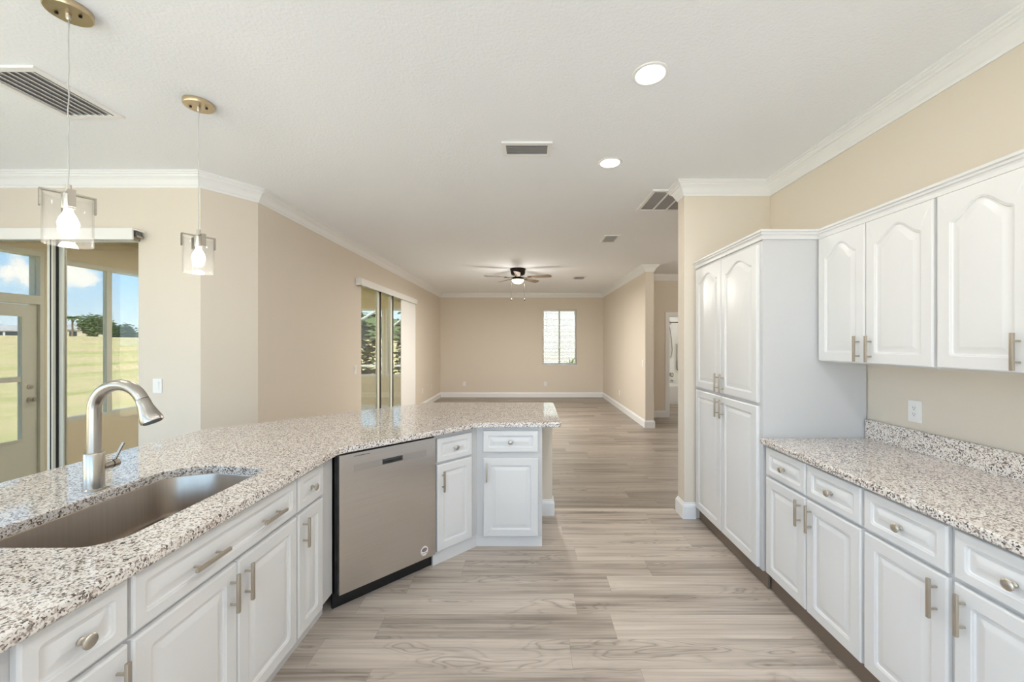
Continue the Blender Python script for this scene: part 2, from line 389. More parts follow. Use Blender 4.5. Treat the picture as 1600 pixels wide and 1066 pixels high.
def sweep(path, prof, b=None):
    """Extrude a closed profile (out, z) along a plan polyline; 'out' points to the right of travel."""
    b = b or MB(); n = len(path); lps = []
    for i, p in enumerate(path):
        p = Vector(p); nr = []
        if i > 0: d = (p-Vector(path[i-1])).normalized(); nr.append(Vector((d.y, -d.x)))
        if i < n-1: d = (Vector(path[i+1])-p).normalized(); nr.append(Vector((d.y, -d.x)))
        o = nr[0] if len(nr) == 1 else (nr[0]+nr[1])/(1+nr[0].dot(nr[1]))
        lps.append([(p.x+o.x*u, p.y+o.y*u, z) for u, z in prof])
    return b.loops(lps)

# ------------------------------------------------------------------ the setting
CZ = 2.91
house = [(-5.3,-3.0),(5.0,-3.0),(5.0,11.3),(-2.6,11.3),(-2.6,3.66),(-2.76,3.41),(-5.3,3.41)]
kitchen = [(-5.3,-3.0),(5.0,-3.0),(5.0,3.61),(-2.632,3.61),(-2.76,3.41),(-5.3,3.41)]
living = [(-2.632,3.61),(5.0,3.61),(5.0,11.3),(-2.6,11.3),(-2.6,3.66)]
struct(MB().prism(kitchen, -0.12, 0.0).build('floor', 'floor'))
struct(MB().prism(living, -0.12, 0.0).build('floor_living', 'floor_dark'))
struct(MB().prism(house, CZ, CZ+0.15).build('ceiling', 'ceiling'))
porch = [(-5.35,3.41),(-2.76,3.41),(-2.6,3.66),(-2.6,9.15),(-5.35,9.15)]
struct(MB().prism(porch, -0.14, -0.02).build('floor_porch', 'concrete'))
struct(MB().prism(porch, 2.78, 2.90).build('ceiling_porch', 'porchceil'))

DT = 2.45   # head of the sliding doors
wall('wall_nook', (-5.3,3.26), (-2.69,3.26), 0.15, 0, CZ, [(0.3, 2.1, 0, DT)])
wall('wall_diagonal', (-2.69,3.26), (-2.45,3.60), 0.13, 0, CZ)
wall('wall_left', (-2.45,3.60), (-2.45,11.1), 0.15, 0, CZ, [(2.22, 4.86, 0, DT)])
wall('wall_back', (-2.6,11.1), (2.25,11.1), 0.16, 0, CZ, [(3.01, 3.96, 0.91, 2.45)])
wall('wall_living_right', (2.1,11.1), (2.1,7.1), 0.15, 0, CZ)
wall('wall_hall', (2.25,8.1), (4.6,8.1), 0.12, 0, CZ, [(0.626, 1.40, 0, 2.07)])
wall('wall_hall_side', (4.6,8.1), (4.6,3.58), 0.12, 0, CZ)
wall('wall_pantry', (4.6,3.44), (1.354,3.44), -0.14, 0, CZ)
wall('wall_right', (2.1,3.44), (2.1,-3.0), 0.15, 0, CZ)
wall('wall_kitchen_back', (2.1,-3.0), (-5.3,-3.0), 0.15, 0, CZ, [(0.4, 3.55, 0.02, 2.6), (3.85, 7.0, 0.02, 2.6)])  # tall openings added to let fill daylight in from behind
wall('wall_nook_left', (-5.3,-3.0), (-5.3,3.26), 0.15, 0, CZ, [(0.6, 4.6, 0.5, 2.5)])  # wide opening added for daylight from the side
# bathroom beyond the hall
wall('wall_bathroom_left', (2.75,8.22), (2.75,10.6), 0.08, 0, 2.6, m='wall')
wall('wall_bathroom_back', (2.75,10.6), (4.75,10.6), 0.1, 0, 2.6, m='tub')
wall('wall_bathroom_right', (4.75,10.6), (4.75,8.22), 0.1, 0, 2.6, m='wall')

# crown moulding, baseboards, casings
CROWN = [(0,CZ-0.118),(0.008,CZ-0.118),(0.010,CZ-0.104),(0.018,CZ-0.094),(0.034,CZ-0.060),(0.050,CZ-0.042),(0.058,CZ-0.040),(0.060,CZ-0.028),(0.070,CZ-0.022),(0.072,CZ-0.012),(0.082,CZ-0.010),(0.084,CZ),(0,CZ)]
struct(sweep([(-5.3,3.26),(-2.69,3.26),(-2.45,3.60),(-2.45,11.1),(2.1,11.1),(2.1,7.1),(2.25,7.1),(2.25,8.1),(4.6,8.1)], CROWN).build('trim_1', 'trim'))
struct(sweep([(4.6,3.58),(1.354,3.58),(1.354,3.44),(2.1,3.44),(2.1,-3.0)], CROWN).build('trim_2', 'trim'))
BASE = [(0,0),(0.018,0),(0.018,0.105),(0.014,0.118),(0.008,0.126),(0.006,0.138),(0,0.138)]
struct(sweep([(-3.2,3.26),(-2.69,3.26),(-2.45,3.60),(-2.45,5.80)], BASE).build('baseboard_nook', 'trim'))
struct(sweep([(-2.45,8.48),(-2.45,11.1),(2.1,11.1),(2.1,7.1),(2.25,7.1),(2.25,8.1),(2.80,8.1)], BASE).build('baseboard_living', 'trim'))
struct(sweep([(4.6,3.58),(1.354,3.58),(1.354,3.44),(1.45,3.44)], BASE).build('baseboard_pantry', 'trim'))
kneeF = [(-1.735,0.2),(-1.735,2.416),(-0.646,3.505),(0.215,3.505)]
kneeB = [(0.215,3.625),(-0.696,3.625),(-1.855,2.466),(-1.855,0.2)]
struct(MB().prism(kneeF+kneeB, 0, 0.897).build('wall_peninsula', 'wall'))
struct(sweep([(0.105,3.505),(0.215,3.505),(0.215,3.625),(-0.696,3.625),(-1.855,2.466),(-1.855,0.2)][::-1], [(-u, z) for u, z in BASE]).build('baseboard_peninsula', 'trim'))
struct(MB().loops([[(0.235,3.585,0),(0.235,3.592,0.006),(0.235,3.628,0.006),(0.235,3.635,0)],[(1.33,3.585,0),(1.33,3.592,0.006),(1.33,3.628,0.006),(1.33,3.635,0)]]).build('trim_3', 'strip'))
cas = MB()
cas.box(2.80,2.876,8.078,8.1,0,2.146).box(3.65,3.726,8.078,8.1,0,2.146).box(2.876,3.65,8.078,8.1,2.07,2.146)
struct(cas.build('trim_4', 'trim'))
jmb = MB(); jmb.box(2.876,2.89,8.1,8.22,0,2.07).box(3.636,3.65,8.1,8.22,0,2.07).box(2.89,3.636,8.1,8.22,2.056,2.07)
struct(jmb.build('trim_5', 'trim'))

# ------------------------------------------------------------------ windows and sliding doors of the setting
def ring(b, x0, x1, y0, y1, z0, z1, w, wb=None):
    wb = w if wb is None else wb
    b.box(x0,x0+w,y0,y1,z0,z1); b.box(x1-w,x1,y0,y1,z0,z1); b.box(x0+w,x1-w,y0,y1,z0,z0+wb); b.box(x0+w,x1-w,y0,y1,z1-w,z1)
    return b

# back window (between wall_back faces y 11.1 .. 11.26)
r = struct(empty('window_1', (0.41, 11.19, 0.91)))
W_, H_ = 0.95, 1.54
b = MB(); ring(b, 0.001, W_-0.001, 0, 0.05, 0.001, H_-0.001, 0.035); b.box(W_/2-0.022, W_/2+0.022, 0.0, 0.05, 0.035, H_-0.035); b.build('window_frame', 'alum', r)
MB().box(0.035, W_-0.035, 0.022, 0.028, 0.035, H_-0.035).build('pane', 'light_dim', r)
MB().box(-0.02, W_+0.02, -0.105, 0.0, -0.02, 0.001, 0.004).build('sill', 'trim', r)

def sliding_door(name, loc, rotz, width, height, panels, dark_x, pane='dimmed'):
    """local x along the opening, y outwards. panels: (x0, x1, y)"""
    r = struct(empty(name, loc, rotz))
    b = MB(); b.box(0.001,0.012,0.02,0.13,0,height-0.001); b.box(width-0.012,width-0.001,0.02,0.13,0,height-0.001); b.box(0.012,width-0.012,0.02,0.13,height-0.03,height-0.001); b.box(0.012,width-0.012,0.02,0.13,0.0,0.02)
    b.build('door_frame', 'olive', r)
    for x0, x1, y, stiles in panels:
        b = MB(); sl, sr = stiles
        b.box(x0,x0+sl,y,y+0.03,0.02,height-0.03); b.box(x1-sr,x1,y,y+0.03,0.02,height-0.03); b.box(x0+sl,x1-sr,y,y+0.03,0.02,0.10); b.box(x0+sl,x1-sr,y,y+0.03,height-0.08,height-0.03)
        p = b.build('sliding_panel', 'olive', r)
        MB().box(x0+sl, x1-sr, y+0.012, y+0.018, 0.10, height-0.08).build('pane', pane, p)
    for x0, x1, y0, y1 in dark_x:
        MB().box(x0, x1, y0, y1, 0.02, height-0.03).build('weatherstrip', 'black', r)
    return r
# nook door: fixed panel on the left, the sliding panel pushed behind it
sliding_door('door_1', (-5.0,3.26,0), 0, 1.8, DT, [(0.03,1.035,0.03,(0.05,0.022)),(1.02,1.788,0.08,(0.065,0.006))], [(1.0352,1.048,0.03,0.04),(1.0352,1.052,0.052,0.0785)])
MB().box(1.0482,1.058,0.03,0.0515,0.02,DT-0.03).build('interlock_strip', 'olive', bpy.data.objects['door_1'])
# living room door: three panels along the left wall (local x runs along +y)
sliding_door('door_2', (-2.45,5.82,0), PI/2, 2.64, DT, [(0.03,0.80,0.03,(0.05,0.075)),(0.802,1.52,0.065,(0.02,0.075)),(1.522,2.60,0.10,(0.02,0.05))], [(0.802,0.885,0.032,0.063),(1.522,1.60,0.067,0.098)], 'light_dim')

# ------------------------------------------------------------------ porch
wall('wall_porch_side', (-5.2,3.41), (-5.2,9.15), 0.15, -0.02, 2.78, [(0.0,0.86,-0.02,2.50),(1.00,2.92,0.62,2.46),(3.2,5.2,0.62,2.46)], m='porchwall')
wall('wall_porch_end', (-5.2,9.0), (-2.6,9.0), 0.15, -0.02, 2.78, [(0.45,1.93,0.76,2.30),(1.97,2.45,0.76,2.30)], m='porchwall')
struct(sweep([(-5.2,5.0),(-5.2,9.0),(-2.6,9.0)], BASE).build('baseboard_porch', 'trim', loc=(0,0,-0.02)))

def slider_window(name, loc, rotz, w, h, mull, m='olive', fw=0.05):
    r = struct(empty(name, loc, rotz)); b = ring(MB(), 0.001, w-0.001, 0.0, 0.08, 0.001, h-0.001, fw); b.build('window_frame', m, r)
    xs = [fw] + [x for x in mull] + [w-fw]
    for x in mull: MB().box(x-0.03, x+0.03, 0.01, 0.06, fw, h-fw).build('mullion', m, r)
    for k in range(len(xs)-1):
        a = xs[k] + (0.03 if k else 0); c = xs[k+1] - (0.03 if k < len(xs)-2 else 0)
        MB().box(a, c, 0.03, 0.036, fw, h-fw).build('pane', 'pane', r)
    return r
slider_window('window_2', (-5.2,4.41,0.62), PI/2, 1.92, 1.84, [0.53, 1.25])
slider_window('window_3', (-5.2,6.61,0.62), PI/2, 2.0, 1.84, [1.0])
slider_window('window_4', (-4.75,9.0,0.76), 0, 1.48, 1.54, [0.72], 'alum', 0.045)
slider_window('window_5', (-3.23,9.0,0.76), 0, 0.48, 1.54, [], 'alum', 0.045)
slider_window('fill_window_6', (1.70,-3.0,0.02), PI, 3.15, 2.58, [1.05, 2.10], 'alum')  # this and the next are unseen windows added for fill daylight
slider_window('fill_window_7', (-1.75,-3.0,0.02), PI, 3.15, 2.58, [1.05, 2.10], 'alum')
slider_window('fill_window_8', (-5.3,-2.4,0.5), PI/2, 4.0, 2.0, [1.33, 2.66], 'alum')  # unseen side window added to light the right cabinets
struct(MB().box(-9, 6, -12, -3.2, -0.14, -0.06).build('bounce_ground', 'concrete'))  # unseen pale slab added to bounce sunlight up to the ceiling
# porch door with a two light glass and a transom above
r = struct(empty('door_3', (-5.2,3.41,0.0), PI/2))
b = MB(); b.box(0.001,0.04,0.0,0.12,-0.02,2.499); b.box(0.82,0.859,0.0,0.12,-0.02,2.499); b.box(0.04,0.82,0.0,0.12,2.44,2.499); b.box(0.04,0.82,0.0,0.12,1.93,2.02); b.build('door_frame', 'olive', r)
MB().box(0.04,0.82,0.05,0.056,2.02,2.44).build('transom_pane', 'pane', r)
lf = MB(); lf.box(0.045,0.17,0.03,0.075,0.0,1.92); lf.box(0.69,0.815,0.03,0.075,0.0,1.92); lf.box(0.17,0.69,0.03,0.075,1.80,1.92); lf.box(0.17,0.69,0.03,0.075,0.0,0.52); lf.box(0.17,0.69,0.025,0.07,1.12,1.17)
lf = lf.build('door_leaf', 'olive', r)
MB().box(0.17,0.69,0.05,0.056,1.17,1.80).build('upper_pane', 'pane', lf)
MB().box(0.17,0.69,0.05,0.056,0.52,1.12).build('lower_pane', 'pane', lf)
mo = ring(MB(), 0.155, 0.705, 0.018, 0.032, 0.505, 1.815, 0.022); mo.build('glazing_bead', 'olive', lf)
MB().lathe([(0.026,0),(0.026,0.008),(0.014,0.012),(0.012,0.02),(0.0,0.022)], 16, Matrix.Translation((0.755,0.03,1.06)) @ Matrix.Rotation(PI/2,4,'X')).build('deadbolt', 'nickel', lf)
kn = MB().lathe([(0.028,0),(0.028,0.008),(0.011,0.012),(0.010,0.035),(0.024,0.042),(0.027,0.055),(0.018,0.066),(0,0.068)], 16, Matrix.Translation((0.755,0.03,0.925)) @ Matrix.Rotation(PI/2,4,'X'))
kn.build('door_knob', 'nickel', lf)

# ------------------------------------------------------------------ cabinets
def loop_pts(x0, x1, z0, z1, r, arch, K=14, nc=4):
    """closed loop, anticlockwise seen from the front (local -y): corners rounded by r, top edge dropped at its shoulders by arch"""
    P = []
    def corner(cx, cz, a0):
        for k in range(nc+1):
            a = a0 + (PI/2)*k/nc; P.append((cx+r*math.cos(a), cz+r*math.sin(a)))
    corner(x0+r, z0+r, PI); corner(x1-r, z0+r, 1.5*PI); corner(x1-r, z1-r, 0)
    for k in range(1, K): P.append((x1-r+(x0-x1+2*r)*k/K, z1))
    corner(x0+r, z1-r, PI/2)
    if arch:
        xc = (x0+x1)/2; hw = (x1-x0)/2; Q = []
        for x, z in P:
            if z > (z0+z1)/2:
                s = min(1, abs(x-xc)/(hw*0.88)); z -= arch*(1-(0.5*(1+math.cos(PI*s)))**0.72)
            Q.append((x, z))
        P = Q
    return P
def panel_front(x0, x1, z0, z1, frame, arch=0.0, T=0.020):
    """raised panel front, face at y = -T .. 0"""
    b = MB(); steps = [(0,0,0),(0,0,-T+0.006),(0.002,0.0,-T+0.002),(0.006,0.0,-T),
             (frame,0.012,-T),(frame+0.003,0.012,-T+0.0025),(frame+0.007,0.011,-T+0.0035),(frame+0.010,0.010,-T+0.0085),(frame+0.017,0.006,-T+0.009),
             (frame+0.036,0.003,-T+0.002),(frame+0.042,0.003,-T+0.0012)]
    lps = []
    for d, r, y in steps:
        a = arch if d >= frame else 0
        lps.append([(x, y, z) for x, z in loop_pts(x0+d, x1-d, z0+d, z1-d, max(r, 0.0006), a)])
    b.loops(lps); b.smooth = 22
    return b
def bar_pull(parent, x, z, length, vertical=True, y=-0.0205):
    b = MB(); h = length/2
    if vertical:
        b.box(x-0.006, x+0.006, y-0.034, y-0.024, z-h, z+h, 0.0012)
        for s in (-1, 1): b.cyl((x, y+0.001, z+s*h*0.56), (x, y-0.026, z+s*h*0.56), 0.0042, n=10)
    else:
        b.box(x-h, x+h, y-0.034, y-0.024, z-0.006, z+0.006, 0.0012)
        for s in (-1, 1): b.cyl((x+s*h*0.62, y+0.001, z), (x+s*h*0.62, y-0.026, z), 0.0042, n=10)
    b.smooth = 30
    return b.build('bar_pull', 'champagne', parent)
def knob(parent, x, z, y=-0.0205):
    b = MB().lathe([(0.0,-0.001),(0.0095,-0.001),(0.0095,0.003),(0.006,0.006),(0.0055,0.014),(0.009,0.018),(0.0165,0.021),(0.0175,0.0245),(0.0150,0.0275),(0.009,0.0295),(0.0,0.030)], 20,
                   Matrix.Translation((x, y, z)) @ Matrix.Rotation(PI/2, 4, 'X'))
    return b.build('knob', 'nickel', parent)

def cabinet(name, label, cat, loc, rotz, W, D, z0, z1, fronts, group, toe=None, toe_rec=0.06, top=False, left=True, right=True, toe_ext=(0, 0)):
    r = thing(name, label, cat, loc, rotz, group)
    b = MB(); t = 0.018
    b.box(0, W, 0, 0.02, z0, z1)
    if left: b.box(0, t, 0.02, D-0.006, z0, z1)
    if right: b.box(W-t, W, 0.02, D-0.006, z0, z1)
    b.box(t if left else 0, W-t if right else W, 0.02, D-0.006, z0, z0+t)
    b.box(0, W, D-0.006, D, z0, z1)
    if top: b.box(t, W-t, 0.02, D-0.006, z1-t, z1)
    b.build('carcass', 'cabside', r)
    if toe:
        MB().box(-toe_ext[0], W+toe_ext[1], toe_rec, toe_rec+0.016, 0, z0).build('toe_kick', toe, r)
    for f in fronts:
        kind, x0, x1, a, c = f[:5]; hs = f[5]; arch = f[6] if len(f) > 6 else 0
        fr = 0.034 if kind == 'drawer' else 0.052
        o = panel_front(x0, x1, a, c, fr, arch).build('drawer_front' if kind == 'drawer' else 'door', 'cab', r)
        o.location.y = -0.0008
        for h in hs:
            if h[0] == 'knob': knob(o, h[1], h[2])
            else: bar_pull(o, h[1], h[2], h[3], h[0] == 'v')
    return r

BASEGRP = 'white base cabinets under the granite counters'
LX = -1.10; LZ = 0.897
# left run, local x = world y
def left_cab(y0, y1, fronts, label, left=True, right=True):
    fr = [(k, a-y0, c-y0, z0, z1, [(h[0], h[1]-y0, *h[2:]) for h in hs]) for k, a, c, z0, z1, hs in fronts]
    return cabinet('base_cabinet', label, 'cabinet', (LX, y0, 0), PI/2, y1-y0, 0.61, 0.115, LZ, fr, BASEGRP, 'cab', 0.055, False, left, right)
left_cab(0.28, 0.826, [('drawer',0.33,0.79,0.722,0.884,[('knob',0.56,0.80)]),('door',0.33,0.79,0.122,0.706,[('v',0.75,0.61,0.14)])], 'white base cabinet at the near end of the sink counter, before the single-drawer cabinet')
left_cab(0.827, 1.0785, [('drawer',0.841,1.073,0.722,0.884,[('knob',0.957,0.80)]),('door',0.841,1.073,0.122,0.706,[('v',1.042,0.61,0.14)])], 'narrow white base cabinet with one knob drawer beside the near sink doors')
left_cab(1.079, 1.8595, [('drawer',1.085,1.855,0.722,0.884,[('h',1.33,0.795,0.145),('h',1.66,0.795,0.145)]),('door',1.085,1.474,0.122,0.706,[('v',1.44,0.61,0.14)]),('door',1.480,1.855,0.122,0.706,[('v',1.515,0.61,0.14)])], 'white sink base cabinet with two doors below one long false drawer with two pulls', True, False)
left_cab(1.860, 2.228, [('drawer',1.868,2.096,0.722,0.884,[('knob',1.982,0.80)]),('door',1.868,2.092,0.122,0.706,[('v',1.905,0.61,0.14)])], 'narrow white base cabinet between the sink doors and the dishwasher', False, True)

# diagonal run
C0 = Vector((-1.0945, 2.2365)); DV = Vector((0.70711, 0.70711)); DA = math.atan2(DV.y, DV.x)
def dpt(t): p = C0 + DV*t; return (p.x, p.y, 0)
cabinet('base_cabinet', 'narrow white base cabinet angled between the dishwasher and the peninsula end cabinet', 'cabinet', dpt(0.645), DA, 0.3637, 0.555, 0.095, LZ,
        [('drawer',0.013,0.308,0.706,0.868,[('knob',0.160,0.787)]),('door',0.013,0.308,0.100,0.690,[('v',0.053,0.575,0.14)])], BASEGRP, 'cab', 0.014, False, True, True, (0, 0.0058))
cabinet('base_cabinet', 'white base cabinet with one drawer and one door at the open end of the peninsula', 'cabinet', (-0.3808,2.95,0), 0, 0.4858, 0.548, 0.085, LZ,
        [('drawer',0.048,0.455,0.712,0.870,[('knob',0.252,0.790)]),('door',0.050,0.457,0.088,0.668,[('v',0.078,0.570,0.14)])], BASEGRP, 'cab', 0.014, False, True, True, (0.0058, 0))

# right run, local x = -y
RX = 1.470
def right_cab(y1, y0, label, a1, a2, b1, b2, h1, h2):
    fr = []
    for (p, q), hx in (((a1,a2),h1), ((b1,b2),h2)):
        fr.append(('drawer', y1-p, y1-q, 0.722, 0.886, [('knob', y1-(p+q)/2, 0.80)]))
        fr.append(('door', y1-p, y1-q, 0.122, 0.706, [('v', y1-hx, 0.615, 0.14)]))
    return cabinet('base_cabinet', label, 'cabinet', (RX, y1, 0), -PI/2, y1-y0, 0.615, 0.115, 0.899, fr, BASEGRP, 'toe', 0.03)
right_cab(2.447, 1.7235, 'white base cabinet with two drawers and two doors next to the tall pantry', 2.42, 2.077, 2.067, 1.731, 2.112, 2.032)
right_cab(1.723, 1.0, 'white base cabinet with two drawers and two doors, second from the tall pantry', 1.714, 1.373, 1.352, 1.01, 1.408, 1.317)

# tall pantry
PZ = 2.165
cabinet('pantry_cabinet', 'tall white pantry cabinet with four doors against the jog wall', 'cabinet', (1.452,3.425,0), -PI/2, 0.972, 0.64, 0.11, PZ,
        [('door',0.035,0.474,1.146,2.135,[('v',0.440,1.222,0.14)],0.062),('door',0.484,0.940,1.146,2.135,[('v',0.518,1.222,0.14)],0.062),
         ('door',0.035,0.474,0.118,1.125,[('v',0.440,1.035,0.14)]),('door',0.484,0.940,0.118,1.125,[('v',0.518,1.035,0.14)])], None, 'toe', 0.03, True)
# wall cabinets
UG = 'white wall cabinets above the right counter'
UX = 1.802
cabinet('wall_cabinet', 'white two-door wall cabinet with arched panels touching the tall pantry', 'cabinet', (UX,2.447,0), -PI/2, 0.705, 0.295, 1.405, PZ+0.012,
        [('door',0.010,0.345,1.412,2.156,[('v',0.312,1.488,0.138)],0.068),('door',0.352,0.700,1.412,2.156,[('v',0.386,1.488,0.138)],0.068)], UG, None, 0, True)
cabinet('wall_cabinet', 'white wall cabinet with arched panels beside the picture edge, second from the tall pantry', 'cabinet', (UX,1.741,0), -PI/2, 0.70, 0.295, 1.405, PZ+0.012,
        [('door',0.010,0.340,1.412,2.156,[('v',0.304,1.488,0.138)],0.068),('door',0.350,0.690,1.412,2.156,[('v',0.386,1.488,0.138)],0.068)], UG, None, 0, True)
CC = [(0,2.160),(0.005,2.160),(0.006,2.178),(0.010,2.186),(0.016,2.190),(0.018,2.199),(0.026,2.203),(0.028,2.214),(0,2.214)]
cc = sweep([(1.448,3.43),(1.448,2.449),(1.798,2.449),(1.798,1.05)], CC)
cc.build('cabinet_crown', 'cab')
tag(bpy.data.objects['cabinet_crown'], 'white stepped crown strip running along the tops of pantry and wall cabinets', 'moulding')

# ------------------------------------------------------------------ countertops
def slab(poly, hole, z0, z1, e=0.006):
    tb = bmesh.new()
    def mk(P, z): return [tb.verts.new((x, y, z)) for x, y in P]
    def band(A, B):
        n = len(A)
        for i in range(n):
            j = (i+1) % n; tb.faces.new((A[i], A[j], B[j], B[i]))
    prof = [(e, z0), (e*0.3, z0+e*0.3), (0, z0+e), (0, z1-e), (e*0.3, z1-e*0.3), (e, z1)]
    outer = [mk(offset_poly(poly, d), z) for d, z in prof]
    for a, c in zip(outer, outer[1:]): band(a, c)
    tops, bots = [outer[-1]], [outer[0]]
    if hole:
        inn = [mk(offset_poly(hole, -d), z) for d, z in ((0, z0), (0, z1-0.003), (0.003, z1))]
        for a, c in zip(inn, inn[1:]): band(c, a)
        tops.append(inn[-1]); bots.append(inn[0])
    for rings in (tops, bots):
        ed = []
        for R in rings:
            for i in range(len(R)):
                ed.append(tb.edges.get((R[i], R[(i+1) % len(R)])))
        bmesh.ops.triangle_fill(tb, use_beauty=True, use_dissolve=False, edges=ed)
    bmesh.ops.recalc_face_normals(tb, faces=tb.faces[:])
    b = MB(); b._add(tb); return b
CT0, CT1 = 0.8985, 0.935
pen = [(-1.05,0.0),(-1.05,2.21),(-0.36,2.90),(0.245,2.915),(0.252,3.90),(-0.98,3.91),(-2.21,2.66),(-2.21,0.0)]
pen = round_poly(pen, [0.02,0.12,0.12,0.03,0.03,0.30,0.12,0.02])
sinkP = round_poly([(-1.21,1.135),(-1.213,1.845),(-1.50,1.898),(-1.668,1.83),(-1.668,1.135)], [0.09,0.05,0.10,0.10,0.10])
ct = slab(pen, sinkP, CT0, CT1).build('peninsula_countertop', 'granite')
tag(ct, 'speckled granite counter of the angled peninsula holding the sink', 'countertop')
rc = thing('wall_countertop', 'speckled granite counter with short backsplash along the right wall', 'countertop', (1.43, 2.445, 0.9))
slab([(0.0,-1.45),(0.668,-1.45),(0.668,0.0),(0.0,0.0)], None, 0.0, 0.035).build('counter_slab', 'granite', rc)
MB().box(0.645, 0.668, -1.45, -0.001, 0.0355, 0.150, 0.002).build('backsplash', 'granite', rc)

# ------------------------------------------------------------------ sink and faucet
sk = thing('kitchen_sink', 'large stainless undermount sink set in the peninsula counter', 'sink', (-1.44,1.52,0.7))
def rel(P, z): return [(x+1.44, y-1.52, z-0.7) for x, y in P]
lp = [rel(offset_poly(sinkP, -0.018), CT0-0.0015), rel(offset_poly(sinkP, -0.003), CT0-0.0015), rel(offset_poly(sinkP, -0.001), CT0-0.006),
      rel(offset_poly(sinkP, 0.004), 0.745), rel(offset_poly(sinkP, 0.010), 0.728), rel(offset_poly(sinkP, 0.028), 0.717), rel(offset_poly(sinkP, 0.05), 0.714)]
lo = [rel(offset_poly(sinkP, 0.05), 0.712), rel(offset_poly(sinkP, 0.0), 0.716), rel(offset_poly(sinkP, -0.004), 0.86), rel(offset_poly(sinkP, -0.018), CT0-0.003)]
b = MB(); b.loops(lo + lp, True, True); b.smooth = 35
b.build('bowl', 'sink', sk)
MB().lathe([(0.0,0.0),(0.030,0.0),(0.034,0.004),(0.044,0.004),(0.046,0.0015)], 24, Matrix.Translation((-0.02,0.0,0.0145))).build('drain', 'chrome', sk)

fc = thing('kitchen_faucet', 'brushed nickel gooseneck faucet with pull-down spray head behind the sink', 'faucet', (-1.722,1.575,CT1+0.0005))
MB().lathe([(0.034,0),(0.034,0.006),(0.0305,0.010),(0.0305,0.145),(0.028,0.149),(0.022,0.150)], 32, None, True, True).build('base', 'faucet', fc)
pts = [(0,0,0.148),(0,0,0.20),(0,0,0.26),(0,0,0.318)]
for k in range(1, 17):
    a = PI - (PI-math.radians(25))*k/16; pts.append((0.1+0.1*math.cos(a), 0, 0.318+0.1*math.sin(a)))
MB().tube(pts, 0.0215, 20).build('gooseneck', 'faucet', fc)
e = Vector(pts[-1]); d = Vector((math.sin(math.radians(25)), 0, -math.cos(math.radians(25))))
hd = MB(); hd.tube([e, e+d*0.004, e+d*0.03, e+d*0.06, e+d*0.085, e+d*0.098], 0.02, 20, [0.0205,0.0225,0.0235,0.030,0.0365,0.0355])
hd = hd.build('spray_head', 'faucet', fc)
f0 = e+d*0.0985
MB().cyl(f0, f0+d*0.003, 0.030, n=20).build('spray_face', 'grey', hd)
hb = MB(); hb.cyl((0,0.028,0.085), (0,0.088,0.085), 0.0175, n=20); hb = hb.build('handle_hub', 'faucet', fc)
MB().cyl((0,0.062,0.085), (0,0.0645,0.085), 0.0185, n=20).build('handle_ring', 'black', hb)
lv = MB(); lv.tube([(0.0,0.078,0.098),(0.008,0.088,0.13),(0.018,0.098,0.165)], 0.006, 10, [0.006,0.0055,0.005]); lv.build('lever', 'faucet', hb)

# ------------------------------------------------------------------ dishwasher
t0 = 0.002
dw = thing('dishwasher', 'stainless dishwasher set at an angle in the peninsula', 'dishwasher', dpt(t0), DA)
Z0, Z1 = 0.098, 0.884
X0, X1 = 0.017, 0.636
b = MB(); b.box(0.002, 0.640, 0.0, 0.54, 0.10, 0.895); b.build('tub_body', 'black', dw)
px0, px1, pz0, pz1 = 0.267, 0.401, 0.779, 0.814
tb = bmesh.new(); xs = [X0, px0, px1, X1]; zs = [Z0, pz0, pz1, Z1]; yf, yb = -0.030, -0.001
b = MB()
V = {}
def vv(i, k, j):
    if (i,k,j) not in V: V[i,k,j] = tb.verts.new((xs[i], (yf, yb)[j], zs[k]))
    return V[i,k,j]
for i in range(3):
    for k in range(3):
        if i == 1 and k == 1: continue
        tb.faces.new((vv(i,k,0), vv(i+1,k,0), vv(i+1,k+1,0), vv(i,k+1,0)))
        tb.faces.new((vv(i,k,1), vv(i,k+1,1), vv(i+1,k+1,1), vv(i+1,k,1)))
for i in range(3):
    tb.faces.new((vv(i,0,0), vv(i,0,1), vv(i+1,0,1), vv(i+1,0,0))); tb.faces.new((vv(i,3,0), vv(i+1,3,0), vv(i+1,3,1), vv(i,3,1)))
    tb.faces.new((vv(0,i,0), vv(0,i+1,0), vv(0,i+1,1), vv(0,i,1))); tb.faces.new((vv(3,i,0), vv(3,i,1), vv(3,i+1,1), vv(3,i+1,0)))
bmesh.ops.recalc_face_normals(tb, faces=tb.faces[:]); b._add(tb)
door = b.build('door', 'steel', dw)
pk = MB(); pk.box(px0, px1, yb-0.001, yb, pz0, pz1); pk.box(px0, px0+0.002, yf+0.001, yb-0.001, pz0, pz1); pk.box(px1-0.002, px1, yf+0.001, yb-0.001, pz0, pz1); pk.box(px0+0.002, px1-0.002, yf+0.001, yb-0.001, pz1-0.002, pz1)
pk.build('handle_pocket', 'grey', door)
MB().loops([[(px0+0.002,yf+0.0005,pz0),(px0+0.002,yf+0.0005,pz0+0.003),(px0+0.002,yb-0.001,pz0+0.012),(px0+0.002,yb-0.001,pz0)],[(px1-0.002,yf+0.0005,pz0),(px1-0.002,yf+0.0005,pz0+0.003),(px1-0.002,yb-0.001,pz0+0.012),(px1-0.002,yb-0.001,pz0)]]).build('pocket_lip', 'steel_band', door)
for a_, c_ in ((0.098, px0-0.001), (px1+0.001, 0.568)): MB().box(a_, c_, yf-0.0012, yf-0.0001, 0.776, 0.817).build('control_band', 'steel_band', door)
MB().box(0.099, 0.191, yf-0.0008, yf-0.0001, 0.8645, 0.8685).build('vent_slot', 'grey', door)
